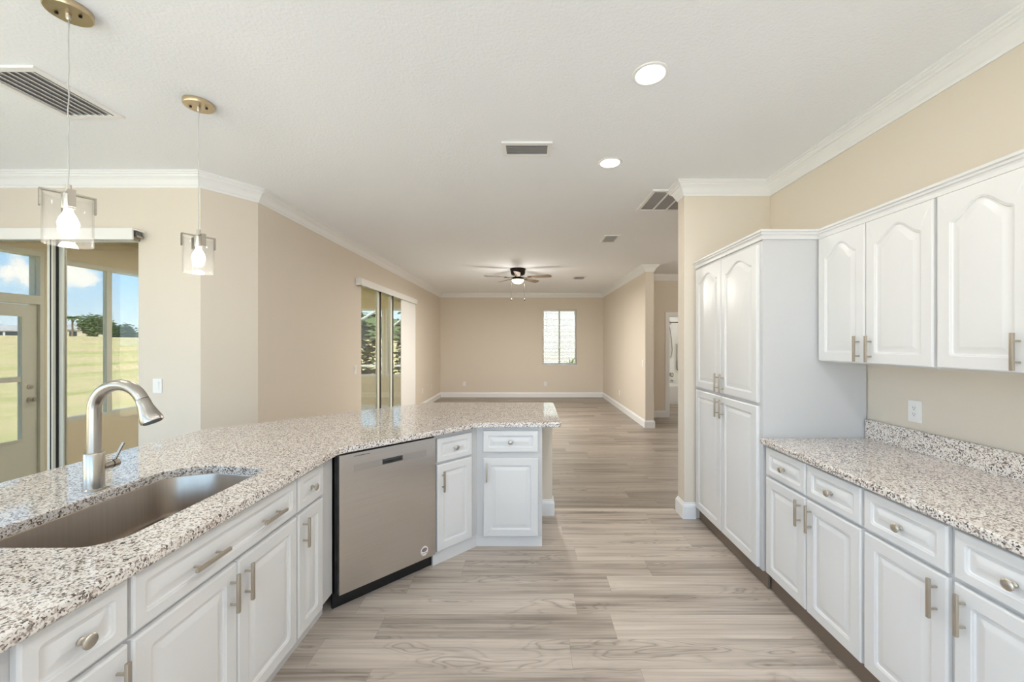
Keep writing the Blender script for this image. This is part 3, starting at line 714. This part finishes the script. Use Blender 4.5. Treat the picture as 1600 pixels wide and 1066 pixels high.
st = MB().loops([[(0.5530+0.027*math.cos(2*PI*i/28), yf-y, 0.152+0.031*math.sin(2*PI*i/28)) for i in range(28)] for y in (0.0001, 0.0008)]).build('round_sticker', 'sticker', door)
ik = MB().loops([[(0.5530+0.019*math.cos(2*PI*i/24), yf-y, 0.160+0.014*math.sin(2*PI*i/24)) for i in range(24)] for y in (0.0009, 0.0013)])
ik.box(0.5350, 0.5710, yf-0.0013, yf-0.0009, 0.1355, 0.1395)
ik.build('sticker_print', 'ink', st)
MB().box(0.002, 0.640, 0.035, 0.055, 0.0, 0.098).build('kick_plate', 'black', dw)

# ------------------------------------------------------------------ ceiling lights
def pendant(y, label):
    r = thing('pendant_light', label, 'pendant lamp', (-1.905, y, CZ), 0, 'glass cylinder pendants over the sink counter')
    c = MB().lathe([(0.074,0),(0.074,-0.022),(0.071,-0.026),(0.0,-0.026)], 40, None, True, False).build('canopy', 'brass', r)
    for s in (-1, 1): MB().lathe([(0.006,-0.0265),(0.006,-0.032),(0,-0.034)], 12, Matrix.Translation((s*0.038, s*0.01, 0))).build('canopy_screw', 'bronze', c)
    MB().lathe([(0.009,-0.0265),(0.009,-0.045),(0.005,-0.052),(0,-0.052)], 14).build('cord_grip', 'nickel', c)
    cp = [(0.0014*math.sin(k*1.3), 0.0014*math.cos(k*1.7), -0.05-0.69*k/24) for k in range(25)]
    MB().tube(cp, 0.0021, 8).build('cord', 'cord', r)
    ztop = -0.80
    sk_ = MB().lathe([(0.0,ztop+0.065),(0.009,ztop+0.065),(0.010,ztop+0.042),(0.014,ztop+0.040),(0.014,ztop+0.030),(0.021,ztop+0.026),(0.021,ztop-0.030),(0.019,ztop-0.034),(0.0,ztop-0.034)], 24).build('socket', 'nickel', r)
    br = MB()
    for a in (0.98, 0.98+PI/2):
        M = Matrix.Rotation(a, 4, 'Z')
        br.box(-0.079, 0.079, -0.011, 0.011, ztop+0.025, ztop+0.030, M=M)
        for s in (-1, 1): br.box(min(s*0.079,s*0.0745), max(s*0.079,s*0.0745), -0.011, 0.011, ztop-0.040, ztop+0.0255, M=M)
    br.build('bracket', 'strap', r)
    g = MB().lathe([(0.0725,ztop+0.020),(0.0725,ztop-0.185),(0.0695,ztop-0.185),(0.0695,ztop+0.020),(0.0725,ztop+0.020)], 48).build('glass_shade', 'shade', r)
    bl = MB().lathe([(0.0,ztop-0.034),(0.013,ztop-0.036),(0.014,ztop-0.048),(0.026,ztop-0.072),(0.032,ztop-0.095),(0.029,ztop-0.115),(0.018,ztop-0.131),(0.0,ztop-0.136)], 28).build('bulb', 'bulb', r)
    ld = bpy.data.lights.new('bulb_glow', 'POINT'); ld.energy = BULB_W; ld.color = (1.0, 0.92, 0.80); ld.shadow_soft_size = 0.03
    lo_ = bpy.data.objects.new('bulb_glow', ld); COL.objects.link(lo_); lo_.parent = r; lo_.location = (0, 0, ztop-0.175)
    return r
pendant(1.645, 'glass cylinder pendant lamp nearer the camera, over the kitchen faucet')
pendant(2.295, 'glass cylinder pendant lamp farther along, in front of the diagonal wall edge')

def downlight(x, y, label, group, z=CZ, watt=None):
    r = thing('recessed_light', label, 'ceiling light', (x, y, z), 0, group)
    MB().lathe([(0.092,0),(0.090,-0.004),(0.078,-0.007),(0.072,-0.004),(0.072,-0.001)], 40, None, False, False).build('trim_ring', 'white', r)
    MB().lathe([(0.072,-0.003),(0.0,-0.003)], 40).build('lens', 'lens', r)
    ld = bpy.data.lights.new('downlight_beam', 'AREA'); ld.shape = 'DISK'; ld.size = 0.14; ld.energy = watt or DOWNLIGHT_W; ld.color = (1.0, 0.965, 0.91)
    lo_ = bpy.data.objects.new('downlight_beam', ld); COL.objects.link(lo_); lo_.parent = r; lo_.location = (0, 0, -0.009)
    return r
downlight(0.632, 2.05, 'lit round recessed ceiling light nearer the camera', 'lit recessed lights in view')
downlight(0.632, 3.06, 'lit round recessed ceiling light farther away, before the return grille', 'lit recessed lights in view')
for x, y in ((0.632, 1.04), (0.632, 0.03), (0.632, -1.3), (-3.6, 0.4), (-3.6, -1.6), (-1.2, -1.3)):  # unseen lamps added as fill for the kitchen
    downlight(x, y, 'added round recessed fill light out of view behind the camera', 'added fill lights behind the camera')

# ceiling fan
fn = thing('ceiling_fan', 'dark bronze five-blade ceiling fan with lit bowl in the living room', 'ceiling fan', (-0.19, 7.45, CZ))
MB().lathe([(0.0,0.0),(0.145,0.0),(0.150,-0.012),(0.140,-0.03),(0.135,-0.085),(0.125,-0.105),(0.10,-0.12),(0.0,-0.12)], 36).build('motor_housing', 'bronze', fn)
MB().lathe([(0.0,-0.118),(0.055,-0.118),(0.05,-0.14),(0.075,-0.16),(0.11,-0.175),(0.125,-0.19),(0.12,-0.205),(0.0,-0.205)], 36).build('light_fitter', 'bronze', fn)
MB().lathe([(0.112,-0.206),(0.113,-0.215),(0.105,-0.238),(0.080,-0.262),(0.045,-0.276),(0.0,-0.280)], 36).build('light_bowl', 'bowl', fn)
for k in range(5):
    a = math.radians(270 + 72*k)
    M = Matrix.Rotation(a, 4, 'Z') @ Matrix.Translation((0,0,-0.165)) @ Matrix.Rotation(math.radians(-13), 4, 'X')
    pl_ = [(0.20,-0.045),(0.60,-0.062),(0.635,-0.052),(0.65,-0.02),(0.65,0.02),(0.635,0.052),(0.60,0.062),(0.20,0.045)]
    bl = MB().prism(pl_, -0.003, 0.003, M).build('blade', 'blade', fn)
    ir = MB(); M2 = Matrix.Rotation(a, 4, 'Z') @ Matrix.Translation((0,0,-0.155))
    ir.loops([[(0.06,-0.016,-0.004),(0.06,0.016,-0.004),(0.06,0.016,0.004),(0.06,-0.016,0.004)],[(0.17,-0.012,-0.022),(0.17,0.012,-0.022),(0.17,0.012,-0.016),(0.17,-0.012,-0.016)],[(0.26,-0.036,-0.020),(0.26,0.036,-0.012),(0.26,0.036,-0.006),(0.26,-0.036,-0.014)]], M=M2)
    ir.build('blade_iron', 'bronze', bl)
for s in (-1, 1):
    ch = MB().cyl((s*0.122, -0.03, -0.19), (s*0.122, -0.03, -0.56), 0.0012, n=6).build('pull_chain', 'bronze', fn)
    MB().lathe([(0.0,-0.555),(0.006,-0.56),(0.012,-0.585),(0.011,-0.60),(0.0,-0.606)], 12, Matrix.Translation((s*0.122,-0.03,0))).build('chain_pull', 'bronze', ch)
ld = bpy.data.lights.new('fan_glow', 'AREA'); ld.shape = 'DISK'; ld.size = 0.2; ld.energy = FAN_W; ld.color = (1.0, 0.94, 0.85)
lo_ = bpy.data.objects.new('fan_glow', ld); COL.objects.link(lo_); lo_.parent = fn; lo_.location = (0, 0, -0.283)
ld = bpy.data.lights.new('bowl_glow', 'POINT'); ld.energy = FAN_UP; ld.color = (1.0, 0.95, 0.88); ld.shadow_soft_size = 0.22
lo_ = bpy.data.objects.new('bowl_glow', ld); COL.objects.link(lo_); lo_.parent = fn; lo_.location = (0, 0, -0.52)

# lights of the rooms beyond
def flush_light(x, y, z, W, label, col=(1,0.93,0.82)):
    r = thing('flush_light', label, 'ceiling light', (x, y, z))
    MB().lathe([(0.0,0),(0.15,0),(0.15,-0.02),(0.14,-0.03),(0,-0.03)], 32).build('base', 'bronze', r)
    MB().lathe([(0.135,-0.031),(0.125,-0.055),(0.08,-0.08),(0.0,-0.088)], 32).build('diffuser', 'bowl', r)
    ld = bpy.data.lights.new('flush_glow', 'POINT'); ld.energy = W; ld.color = col; ld.shadow_soft_size = 0.1
    o = bpy.data.objects.new('flush_glow', ld); COL.objects.link(o); o.parent = r; o.location = (0, 0, -0.2)
for x, y in ((-3.5, 4.1), (-3.7, 5.6), (-3.6, 7.0)):  # lamps added out of view to brighten the porch interior
    downlight(x, y, 'added round fill light hidden in the porch ceiling', 'added fill lights of the porch', 2.78, 42)
flush_light(3.3, 5.8, CZ, 18, 'added flush fill light hidden in the hall behind the pantry wall')  # unseen lamp added to light the hall
flush_light(3.7, 9.2, 2.6, 16, 'flush ceiling light in the bathroom beyond the hall', (1, 0.98, 0.94))
struct(MB().box(2.67, 4.85, 8.22, 10.7, 2.6, 2.7).build('ceiling_bathroom', 'ceiling'))
pl = thing('porch_light', 'small round flush light on the porch ceiling', 'ceiling light', (-3.55, 8.1, 2.78))
MB().lathe([(0.0,0),(0.13,0),(0.13,-0.02),(0.10,-0.045),(0.0,-0.055)], 28).build('fixture', 'toe', pl)

# ------------------------------------------------------------------ vents in the ceiling
def vent(x0, x1, y0, y1, n, along_y, label, frame=0.025, name='ceiling_vent', fin='grille', back='dark', tilt=35, dz=0.012):
    xc, yc = (x0+x1)/2, (y0+y1)/2; w, d = x1-x0, y1-y0
    r = thing(name, label, 'vent', (xc, yc, CZ), 0, 'air vents in the ceiling')
    b = MB(); f = frame
    for a, c, e_, g in ((-w/2,w/2,-d/2,-d/2+f),(-w/2,w/2,d/2-f,d/2),(-w/2,-w/2+f,-d/2+f,d/2-f),(w/2-f,w/2,-d/2+f,d/2-f)): b.box(a,c,e_,g,-dz,-0.0005)
    b.build('vent_frame', 'white', r)
    MB().box(-w/2+f, w/2-f, -d/2+f, d/2-f, -0.003, -0.0006).build('duct_opening', back, r)
    b = MB()
    span = (w if along_y else d) - 2*f
    for k in range(n):
        p = -span/2 + span*(k+0.5)/n; fw = span/n*0.62
        if along_y: b.box(-fw/2, fw/2, -d/2+f, d/2-f, -0.0008, 0.0008, M=Matrix.Translation((p,0,-0.0085)) @ Matrix.Rotation(math.radians(tilt),4,'Y') )
        else: b.box(-w/2+f, w/2-f, -fw/2, fw/2, -0.0008, 0.0008, M=Matrix.Translation((0,p,-0.0085)) @ Matrix.Rotation(math.radians(-tilt),4,'X'))
    b.build('louvre', fin, r)
    return r
vent(-0.185, 0.168, 2.735, 2.945, 5, False, 'white rectangular ceiling vent before the recessed lights', 0.03, tilt=-20, back='duct')
vent(-2.83, -2.475, 1.985, 2.44, 7, True, 'large slatted ceiling vent above the nook, behind the near pendant cord', 0.032, tilt=18, back='duct')
vent(0.985, 1.185, 5.10, 5.45, 7, True, 'small dark-slotted ceiling vent beyond the return grille', 0.022, tilt=60)
vent(0.955, 1.215, 8.25, 8.62, 6, True, 'smallest-looking ceiling vent past the ceiling fan', 0.022, tilt=60)
ra = thing('return_air_grille', 'large return air grille partly hidden by the pantry wall crown', 'vent', (1.50, 3.87, CZ), 0, 'air vents in the ceiling')
b = MB(); w, d = 0.74, 0.56
for a, c, e_, g in ((-w/2,w/2,-d/2,-d/2+0.03),(-w/2,w/2,d/2-0.03,d/2),(-w/2,-w/2+0.03,-d/2+0.03,d/2-0.03),(w/2-0.03,w/2,-d/2+0.03,d/2-0.03)): b.box(a,c,e_,g,-0.014,-0.0005)
b.build('vent_frame', 'white', ra)
MB().box(-w/2+0.03, w/2-0.03, -d/2+0.03, d/2-0.03, -0.004, -0.0006).build('air_filter', 'filter', ra)
b = MB()
for k in range(1, 5): b.box(-w/2+0.03+0.136*k-0.007, -w/2+0.03+0.136*k+0.007, -d/2+0.03, d/2-0.03, -0.013, -0.0045)
b.build('divider_bar', 'white', ra)

# ------------------------------------------------------------------ switches and outlets
def plate(kind, loc, rotz, label, group=None):
    """local -y is the face"""
    r = thing('light_switch' if kind == 'switch' else 'outlet', label, 'light switch' if kind == 'switch' else 'outlet', loc, rotz, group)
    MB().box(-0.037, 0.037, -0.006, -0.0005, -0.059, 0.059, 0.002).build('cover_plate', 'white', r)
    if kind == 'switch':
        MB().loops([[(-0.017,-0.0065,-0.034),(0.017,-0.0065,-0.034),(0.017,-0.0065,0.034),(-0.017,-0.0065,0.034)],[(-0.016,-0.009,-0.033),(0.016,-0.009,-0.033),(0.016,-0.0125,0.033),(-0.016,-0.0125,0.033)]]).build('rocker', 'white', r)
    else:
        b = MB().box(-0.0165, 0.0165, -0.009, -0.0062, -0.034, 0.034, 0.001).build('receptacle', 'white', r)
        s = MB()
        for dz in (-0.017, 0.017):
            s.box(-0.0075, -0.0055, -0.0095, -0.0090, dz-0.001, dz+0.008); s.box(0.0055, 0.0075, -0.0095, -0.0090, dz-0.001, dz+0.007)
            s.cyl((0,-0.0089,dz-0.007), (0,-0.0095,dz-0.007), 0.0026, n=10)
        s.build('slot', 'grey', b)
    return r
LWG = 'small wall plates low on the living room walls'
plate('switch', (-3.042, 3.26, 1.168), 0, 'white rocker switch on the nook wall right of the sliding door')
plate('switch', (-2.45, 5.62, 1.14), PI/2, 'white switch on the left wall just before the living room sliding door')
plate('switch', (2.1, 7.26, 1.145), -PI/2, 'white switch near the free end of the living room right wall')
plate('outlet', (2.1, 2.15, 1.149), -PI/2, 'white duplex outlet above the right counter backsplash')
plate('outlet', (2.1, 9.10, 0.37), -PI/2, 'white outlet low on the living room right wall', LWG)
plate('outlet', (-2.45, 9.22, 0.41), PI/2, 'white outlet low on the left wall just past the vertical blinds', LWG)
plate('outlet', (-2.45, 10.05, 0.41), PI/2, 'white outlet low on the left wall nearest the back corner', LWG)
plate('outlet', (-1.78, 11.1, 0.375), 0, 'white outlet low on the back wall near its left corner', LWG)
plate('outlet', (0.485, 11.1, 0.375), 0, 'white outlet low on the back wall under the window', LWG)

# ------------------------------------------------------------------ blinds
bl = thing('window_blind', 'white slatted blind hanging in the back wall window', 'blind', (0.41+0.475, 11.145, 0.91))
MB().box(-0.465, 0.465, -0.022, 0.022, 1.495, 1.535).build('headrail', 'vane', bl)
b = MB()
for k in range(36):
    z = 0.05 + k*0.0405
    b.box(-0.462, 0.462, -0.022, 0.022, -0.001, 0.001, M=Matrix.Translation((0,0,z)) @ Matrix.Rotation(math.radians(12), 4, 'X'))
b.build('slats', 'slat', bl)['kind'] = 'stuff'
MB().box(-0.462, 0.462, -0.022, 0.022, 0.012, 0.026).build('bottom_rail', 'vane', bl)
MB().cyl((-0.36,-0.028,1.50), (-0.36,-0.028,0.93), 0.004, n=8).build('tilt_wand', 'filter', bl)
MB().cyl((0.42,-0.028,1.50), (0.42,-0.028,1.40), 0.005, n=8).build('cord_lock', 'black', bl)

va = thing('blind_valance', 'white boxed valance above the nook sliding door', 'valance', (-4.0, 3.26, 2.345))
b = MB(); b.box(-0.92, 0.852, -0.105, -0.093, 0.0, 0.09); b.box(-0.92, 0.852, -0.093, -0.001, 0.078, 0.09); b.build('valance_board', 'vane', va)
b = MB(); b.box(-0.90, 0.845, -0.07, -0.015, 0.035, 0.072); b.build('track', 'grey', va)
b = MB(); b.box(0.80, 0.812, -0.09, -0.001, 0.005, 0.076); b.box(0.812, 0.848, -0.06, -0.001, 0.03, 0.042); b.build('bracket', 'champagne', va)

vb = thing('vertical_blind', 'white vertical blind bunched at the far side of the living room sliding door', 'blind', (-2.45, 5.64, 2.345))
b = MB(); b.box(0.070, 0.082, 0.0, 2.86, 0.0, 0.10); b.box(0.001, 0.070, 0.0, 2.86, 0.088, 0.10); b.box(0.001, 0.070, 0.0, 0.012, 0.0, 0.088); b.box(0.001, 0.070, 2.848, 2.86, 0.0, 0.088); b.build('valance', 'vane', vb)
MB().box(0.018, 0.052, 0.02, 2.84, 0.035, 0.07).build('track', 'grey', vb)
for k in range(11):
    y = 2.00 + 0.077*k
    MB().box(-0.0008, 0.0008, -0.045, 0.045, -2.32, 0.034, M=Matrix.Translation((0.035, y, 0)) @ Matrix.Rotation(math.radians(-24), 4, 'Z')).build('vane', 'vane', vb)

# ------------------------------------------------------------------ bathroom beyond the hall
tb_ = thing('bathtub', 'white bathtub seen through the hall doorway', 'bathtub', (3.75, 10.18, 0))
b = MB()
O = lambda x0,x1,y0,y1,z: [(x0,y0,z),(x1,y0,z),(x1,y1,z),(x0,y1,z)]
b.loops([O(-0.99,0.99,-0.38,0.41,0.001),O(-0.99,0.99,-0.38,0.41,0.44),O(-0.90,0.90,-0.30,0.33,0.44),O(-0.80,0.80,-0.24,0.27,0.12)]); b.build('tub_shell', 'tub', tb_)
gb = tag(MB().tube([(3.955,10.598,1.48),(3.955,10.55,1.48),(3.955,10.54,1.46),(3.955,10.54,0.84),(3.965,10.545,0.82),(4.0,10.55,0.80),(4.0,10.598,0.80)], 0.016, 10).build('grab_bar', 'chrome'), 'chrome vertical grab bar on the bathroom tub wall', 'grab bar')
sh = thing('hand_shower', 'chrome hand shower with looping hose on the bathroom tub wall', 'shower', (3.79, 10.59, 2.02))
hp = [(0.02,-0.01,0.0),(0.0,-0.04,0.06),(-0.03,-0.05,0.07),(-0.07,-0.05,0.02)]
MB().tube(hp, 0.011, 8).build('shower_arm', 'chrome', sh)
MB().tube([(-0.07,-0.05,0.02),(-0.02,-0.04,-0.1),(0.03,-0.03,-0.4),(0.05,-0.02,-0.7),(0.02,-0.02,-0.88),(-0.03,-0.02,-0.9),(-0.06,-0.005,-0.85)], 0.009, 8).build('hose', 'chrome', sh)
MB().lathe([(0.0,0.0),(0.03,0.0),(0.045,0.03),(0.012,0.06),(0.010,0.16),(0.0,0.16)], 16, Matrix.Translation((-0.075,-0.09,-0.05))).build('shower_head', 'chrome', sh)
tf = thing('tub_faucet', 'chrome tub faucet above the bathtub rim', 'faucet', (3.83, 10.598, 0.62))
MB().lathe([(0.06,0),(0.06,0.008),(0.02,0.014),(0.018,0.05),(0.0,0.05)], 18, Matrix.Translation((0,-0.001,0.05)) @ Matrix.Rotation(PI/2,4,'X')).build('valve', 'chrome', tf)
MB().tube([(0,-0.002,-0.10),(0,-0.08,-0.10),(0,-0.13,-0.12)], 0.02, 12).build('spout', 'chrome', tf)
cr_ = thing('shower_rod', 'dark shower curtain rod above the bathtub', 'rod', (3.75, 9.86, 2.03))
MB().cyl((-0.98,0,0), (0.98,0,0), 0.0125, n=12).build('rod', 'bronze', cr_)
for s in (-1, 1): MB().cyl((s*0.985,0,0), (s*0.998,0,0), 0.03, n=14).build('rod_flange', 'bronze', cr_)

# ------------------------------------------------------------------ outdoors
def terrain():
    tb = bmesh.new(); xs = [8,-2.5,-5.4,-6,-7,-8.5,-10,-13,-17,-22,-30,-40,-55,-75,-100,-130,-170,-220,-300,-420]; ys = [-60,-30,-10,-3,3,6,9.3,11.3,14,17,22,30,45,65,90,120,160,210,300,420]
    def z(x, y):
        d = max(0.0, -x-5.4); d = math.hypot(d, max(0, y-14)*0.7) if x < -5 else 0
        t = min(1, max(0, (d-6)/150)); return -0.16 + 3.75*t*t*(3-2*t)*1.0 + 0.12*math.sin(x*0.21)*math.sin(y*0.17)*min(1, d/20)
    V = [[tb.verts.new((x, y, z(x, y))) for y in ys] for x in xs]
    for i in range(len(xs)-1):
        for j in range(len(ys)-1):
            tb.faces.new((V[i][j], V[i][j+1], V[i+1][j+1], V[i+1][j]))
    bmesh.ops.recalc_face_normals(tb, faces=tb.faces[:])
    b = MB(); b._add(tb); b.smooth = 60
    return b.build('ground', 'lawn'), z
g, gz = terrain(); struct(g)

HA = math.radians(48)
def house_far(x, y, w, d, h, rh, m, wins, label, z=3.3):
    r = thing('house', label, 'house', (x, y, z), HA, 'houses across the golf course')
    MB().box(-w/2, w/2, 0, d, -1.5, h).build('walls', m, r)
    o = 0.5
    MB().loops([[(-w/2-o,-o,h),(w/2+o,-o,h),(w/2+o,d+o,h),(-w/2-o,d+o,h)],[(-w/2+d*0.45,d/2-0.1,h+rh),(w/2-d*0.45,d/2-0.1,h+rh),(w/2-d*0.45,d/2+0.1,h+rh),(-w/2+d*0.45,d/2+0.1,h+rh)]]).build('roof', 'roof', r)
    for a, c, z0, z1 in wins: MB().box(a, c, -0.06, 0.02, z0, z1).build('window', 'winglass', r)
    return r
house_far(-196, 150, 24, 11, 2.9, 2.3, 'stucco', [(-5.5,-1.5,0.4,2.5),(-1.0,3.5,0.4,2.5)], 'white house with dark windows seen through the porch door glass')
house_far(-172, 152, 15, 10, 2.4, 3.0, 'stucco', [], 'low white house with grey roof seen behind the palm tree')
house_far(-163, 146, 12, 10, 3.0, 3.2, 'tanstucco', [(-3.8,-2.0,0.5,2.4),(1.0,3.2,0.2,2.5)], 'tan house with two windows seen behind the shaggy tree')

def leaf_ball(n, rx, ry, rz, size, rng):
    tb = bmesh.new()
    for _ in range(n):
        u = rng.uniform(-1, 1); a = rng.uniform(0, 2*PI); s = math.sqrt(1-u*u); k = rng.uniform(0.55, 1.0)*(1+0.18*math.sin(3*a+2*u)+0.12*math.sin(5*a))
        c = Vector((rx*k*s*math.cos(a), ry*k*s*math.sin(a), rz*k*u))
        M = Matrix.Rotation(rng.uniform(0, 2*PI), 3, 'Z') @ Matrix.Rotation(rng.uniform(-1.2, 1.2), 3, 'X'); q = size*rng.uniform(0.6, 1.3)
        vs = [tb.verts.new(c + M @ Vector(p)*q) for p in ((-1,0,0),(0,-0.45,0.1),(1,0,0),(0,0.45,0.1))]
        tb.faces.new(vs)
    b = MB(); b._add(tb); return b
def tree(x, y, z, crown_z, rx, rz, n, size, m, label, name='tree', trunk=0.3, group=None):
    r = thing(name, label, 'tree' if name != 'shrub' else 'bush', (x, y, z), 0, group)
    MB().tube([(0,0,-1),(0.1,0,crown_z*0.5),(0,0.1,crown_z)], trunk, 10, [trunk*1.2, trunk, trunk*0.6]).build('trunk', 'bark', r)
    c = leaf_ball(n, rx, rx, rz, size, random.Random(int(abs(x)*10))).build('crown', m, r); c.location.z = crown_z
    return r
def palm(x, y, z, h, label):
    r = thing('palm_tree', label, 'palm tree', (x, y, z)); rng = random.Random(3)
    MB().tube([(0,0,-1),(0.15,0,h*0.4),(0.05,0.1,h*0.75),(0,0,h)], 0.25, 10, [0.34,0.26,0.23,0.2]).build('trunk', 'bark', r)
    tb = bmesh.new()
    for k in range(22):
        a = 2*PI*k/22 + rng.uniform(-0.1,0.1); up = rng.uniform(-0.1, 1.0); L = rng.uniform(2.0, 2.7); prev = None
        for i in range(7):
            t = i/6; rr = L*t*(1-0.12*t); zz = up*rr*0.7 - 0.35*(L*t)**2*0.55; w = 0.42*math.sin(PI*min(1, t*0.92+0.06))
            p = Vector((rr*math.cos(a), rr*math.sin(a), h+zz)); sd = Vector((-math.sin(a), math.cos(a), -0.5))*w
            q = (tb.verts.new(p-sd), tb.verts.new(p+Vector((0,0,0.08))), tb.verts.new(p+sd))
            if prev: tb.faces.new((prev[0],prev[1],q[1],q[0])); tb.faces.new((prev[1],prev[2],q[2],q[1]))
            prev = q
    b = MB(); b._add(tb); b.build('fronds', 'leaf2', r)
palm(-154, 134, 3.0, 7.0, 'single palm tree rising above the white house across the lawn')
tree(-143, 131, 2.9, 4.4, 4.1, 3.4, 2600, 0.55, 'leaf2', 'shaggy grey-green tree standing before the tan house')
tree(-115, 112, 2.2, 1.9, 3.6, 2.6, 3000, 0.45, 'leaf', 'round dark green bush on the lawn beside the right window frame', 'shrub')
hl = MB()
hl.loops([[(-300+30*i, 330, -2) for i in range(11)],[(-300+30*i, 330, 10+16*math.exp(-((i-5.3)/2.2)**2)+2*math.sin(i*1.7)) for i in range(11)],[(-300+30*i, 350, 8+16*math.exp(-((i-5.3)/2.2)**2)) for i in range(11)],[(-300+30*i, 420, -2) for i in range(11)]], False, False, False)
hl.smooth = 60
struct(hl.build('hill', 'hill'))

# pool cage and dark planting beyond the porch end windows
pc = thing('pool_cage', 'white framed pool screen cage outside the porch end windows', 'screen cage', (-4.3, 10.6, -0.16))
for i, x in enumerate((-1.9, -0.55, 0.62, 1.5)): MB().box(x-0.035, x+0.035, -0.04, 0.04, 0, 2.75).build('post', 'alum', pc)
b = MB(); b.box(-1.9, 1.5, -0.04, 0.04, 2.75, 2.84); b.box(-1.865, 1.465, -0.03, 0.03, 1.05, 1.10); b.build('rail', 'alum', pc)
for x0, x1 in ((-1.9,-0.55),(-0.55,0.62),(0.62,1.5)):
    MB().tube([(x0+0.03,0.0,2.10),(x1-0.03,0.0,2.72)], 0.03, 6).build('brace', 'alum', pc)
for k in range(4):
    tree(-7.2+1.8*k, 12.6, -0.16, 1.35, 0.66, 1.55, 1300, 0.12, 'darkscreen', 'dark dense shrub in the hedge behind the pool cage', 'shrub', 0.05, 'hedge shrubs behind the pool cage')
# grey patio set hinted at through the porch windows: a slatted bench at the hedge
pb = thing('patio_bench', 'dark slatted bench outside the porch end window', 'bench', (-4.25, 9.75, -0.16))
for k in range(4): MB().box(-0.45, 0.45, -0.2+0.11*k, -0.11+0.11*k, 0.42, 0.445).build('seat_slat', 'charcoal', pb)
for k in range(4): MB().box(-0.45, 0.45, 0.235, 0.255, 0.55+0.12*k, 0.63+0.12*k).build('back_slat', 'charcoal', pb)
for sx in (-0.42, 0.42):
    MB().box(sx-0.025, sx+0.025, -0.2, -0.15, 0, 0.42).build('leg', 'charcoal', pb); MB().box(sx-0.025, sx+0.025, 0.2, 0.235, 0, 1.0).build('leg', 'charcoal', pb)

# neighbour's pale wall and a plant outside the back window
nb = thing('neighbour_house', 'white neighbouring house wall right outside the back window', 'house', (1.5, 15.0, -0.16))
MB().box(-6, 7, 0, 6, 0, 4.2).build('walls', 'stucco', nb)
MB().loops([[(-6.5,-0.5,4.2),(7.5,-0.5,4.2),(7.5,6.5,4.2),(-6.5,6.5,4.2)],[(-4,2.9,6),(5,2.9,6),(5,3.1,6),(-4,3.1,6)]]).build('roof', 'roof', nb)
sp_ = thing('spiky_plant', 'pale green plant outside the lower right corner of the back window', 'plant', (1.40, 13.0, 0.0)); rng = random.Random(9)
tb = bmesh.new()
for k in range(26):
    a = rng.uniform(0, 2*PI); L = rng.uniform(0.4, 0.62); up = rng.uniform(0.5, 1.3); prev = None
    for i in range(5):
        t = i/4; p = Vector((L*t*math.cos(a)*0.7, L*t*math.sin(a)*0.7, 0.72+L*up*t-0.4*L*t*t)); sd = Vector((-math.sin(a), math.cos(a), 0))*0.035*(1-t*0.95)
        q = (tb.verts.new(p-sd), tb.verts.new(p+sd))
        if prev: tb.faces.new((prev[0], prev[1], q[1], q[0]))
        prev = q
b = MB(); b._add(tb); b.build('fronds', 'leaf3', sp_)
MB().tube([(0,0,-0.18),(0.02,0,0.4),(0,0,0.74)], 0.05, 10).build('stem', 'bark', sp_)
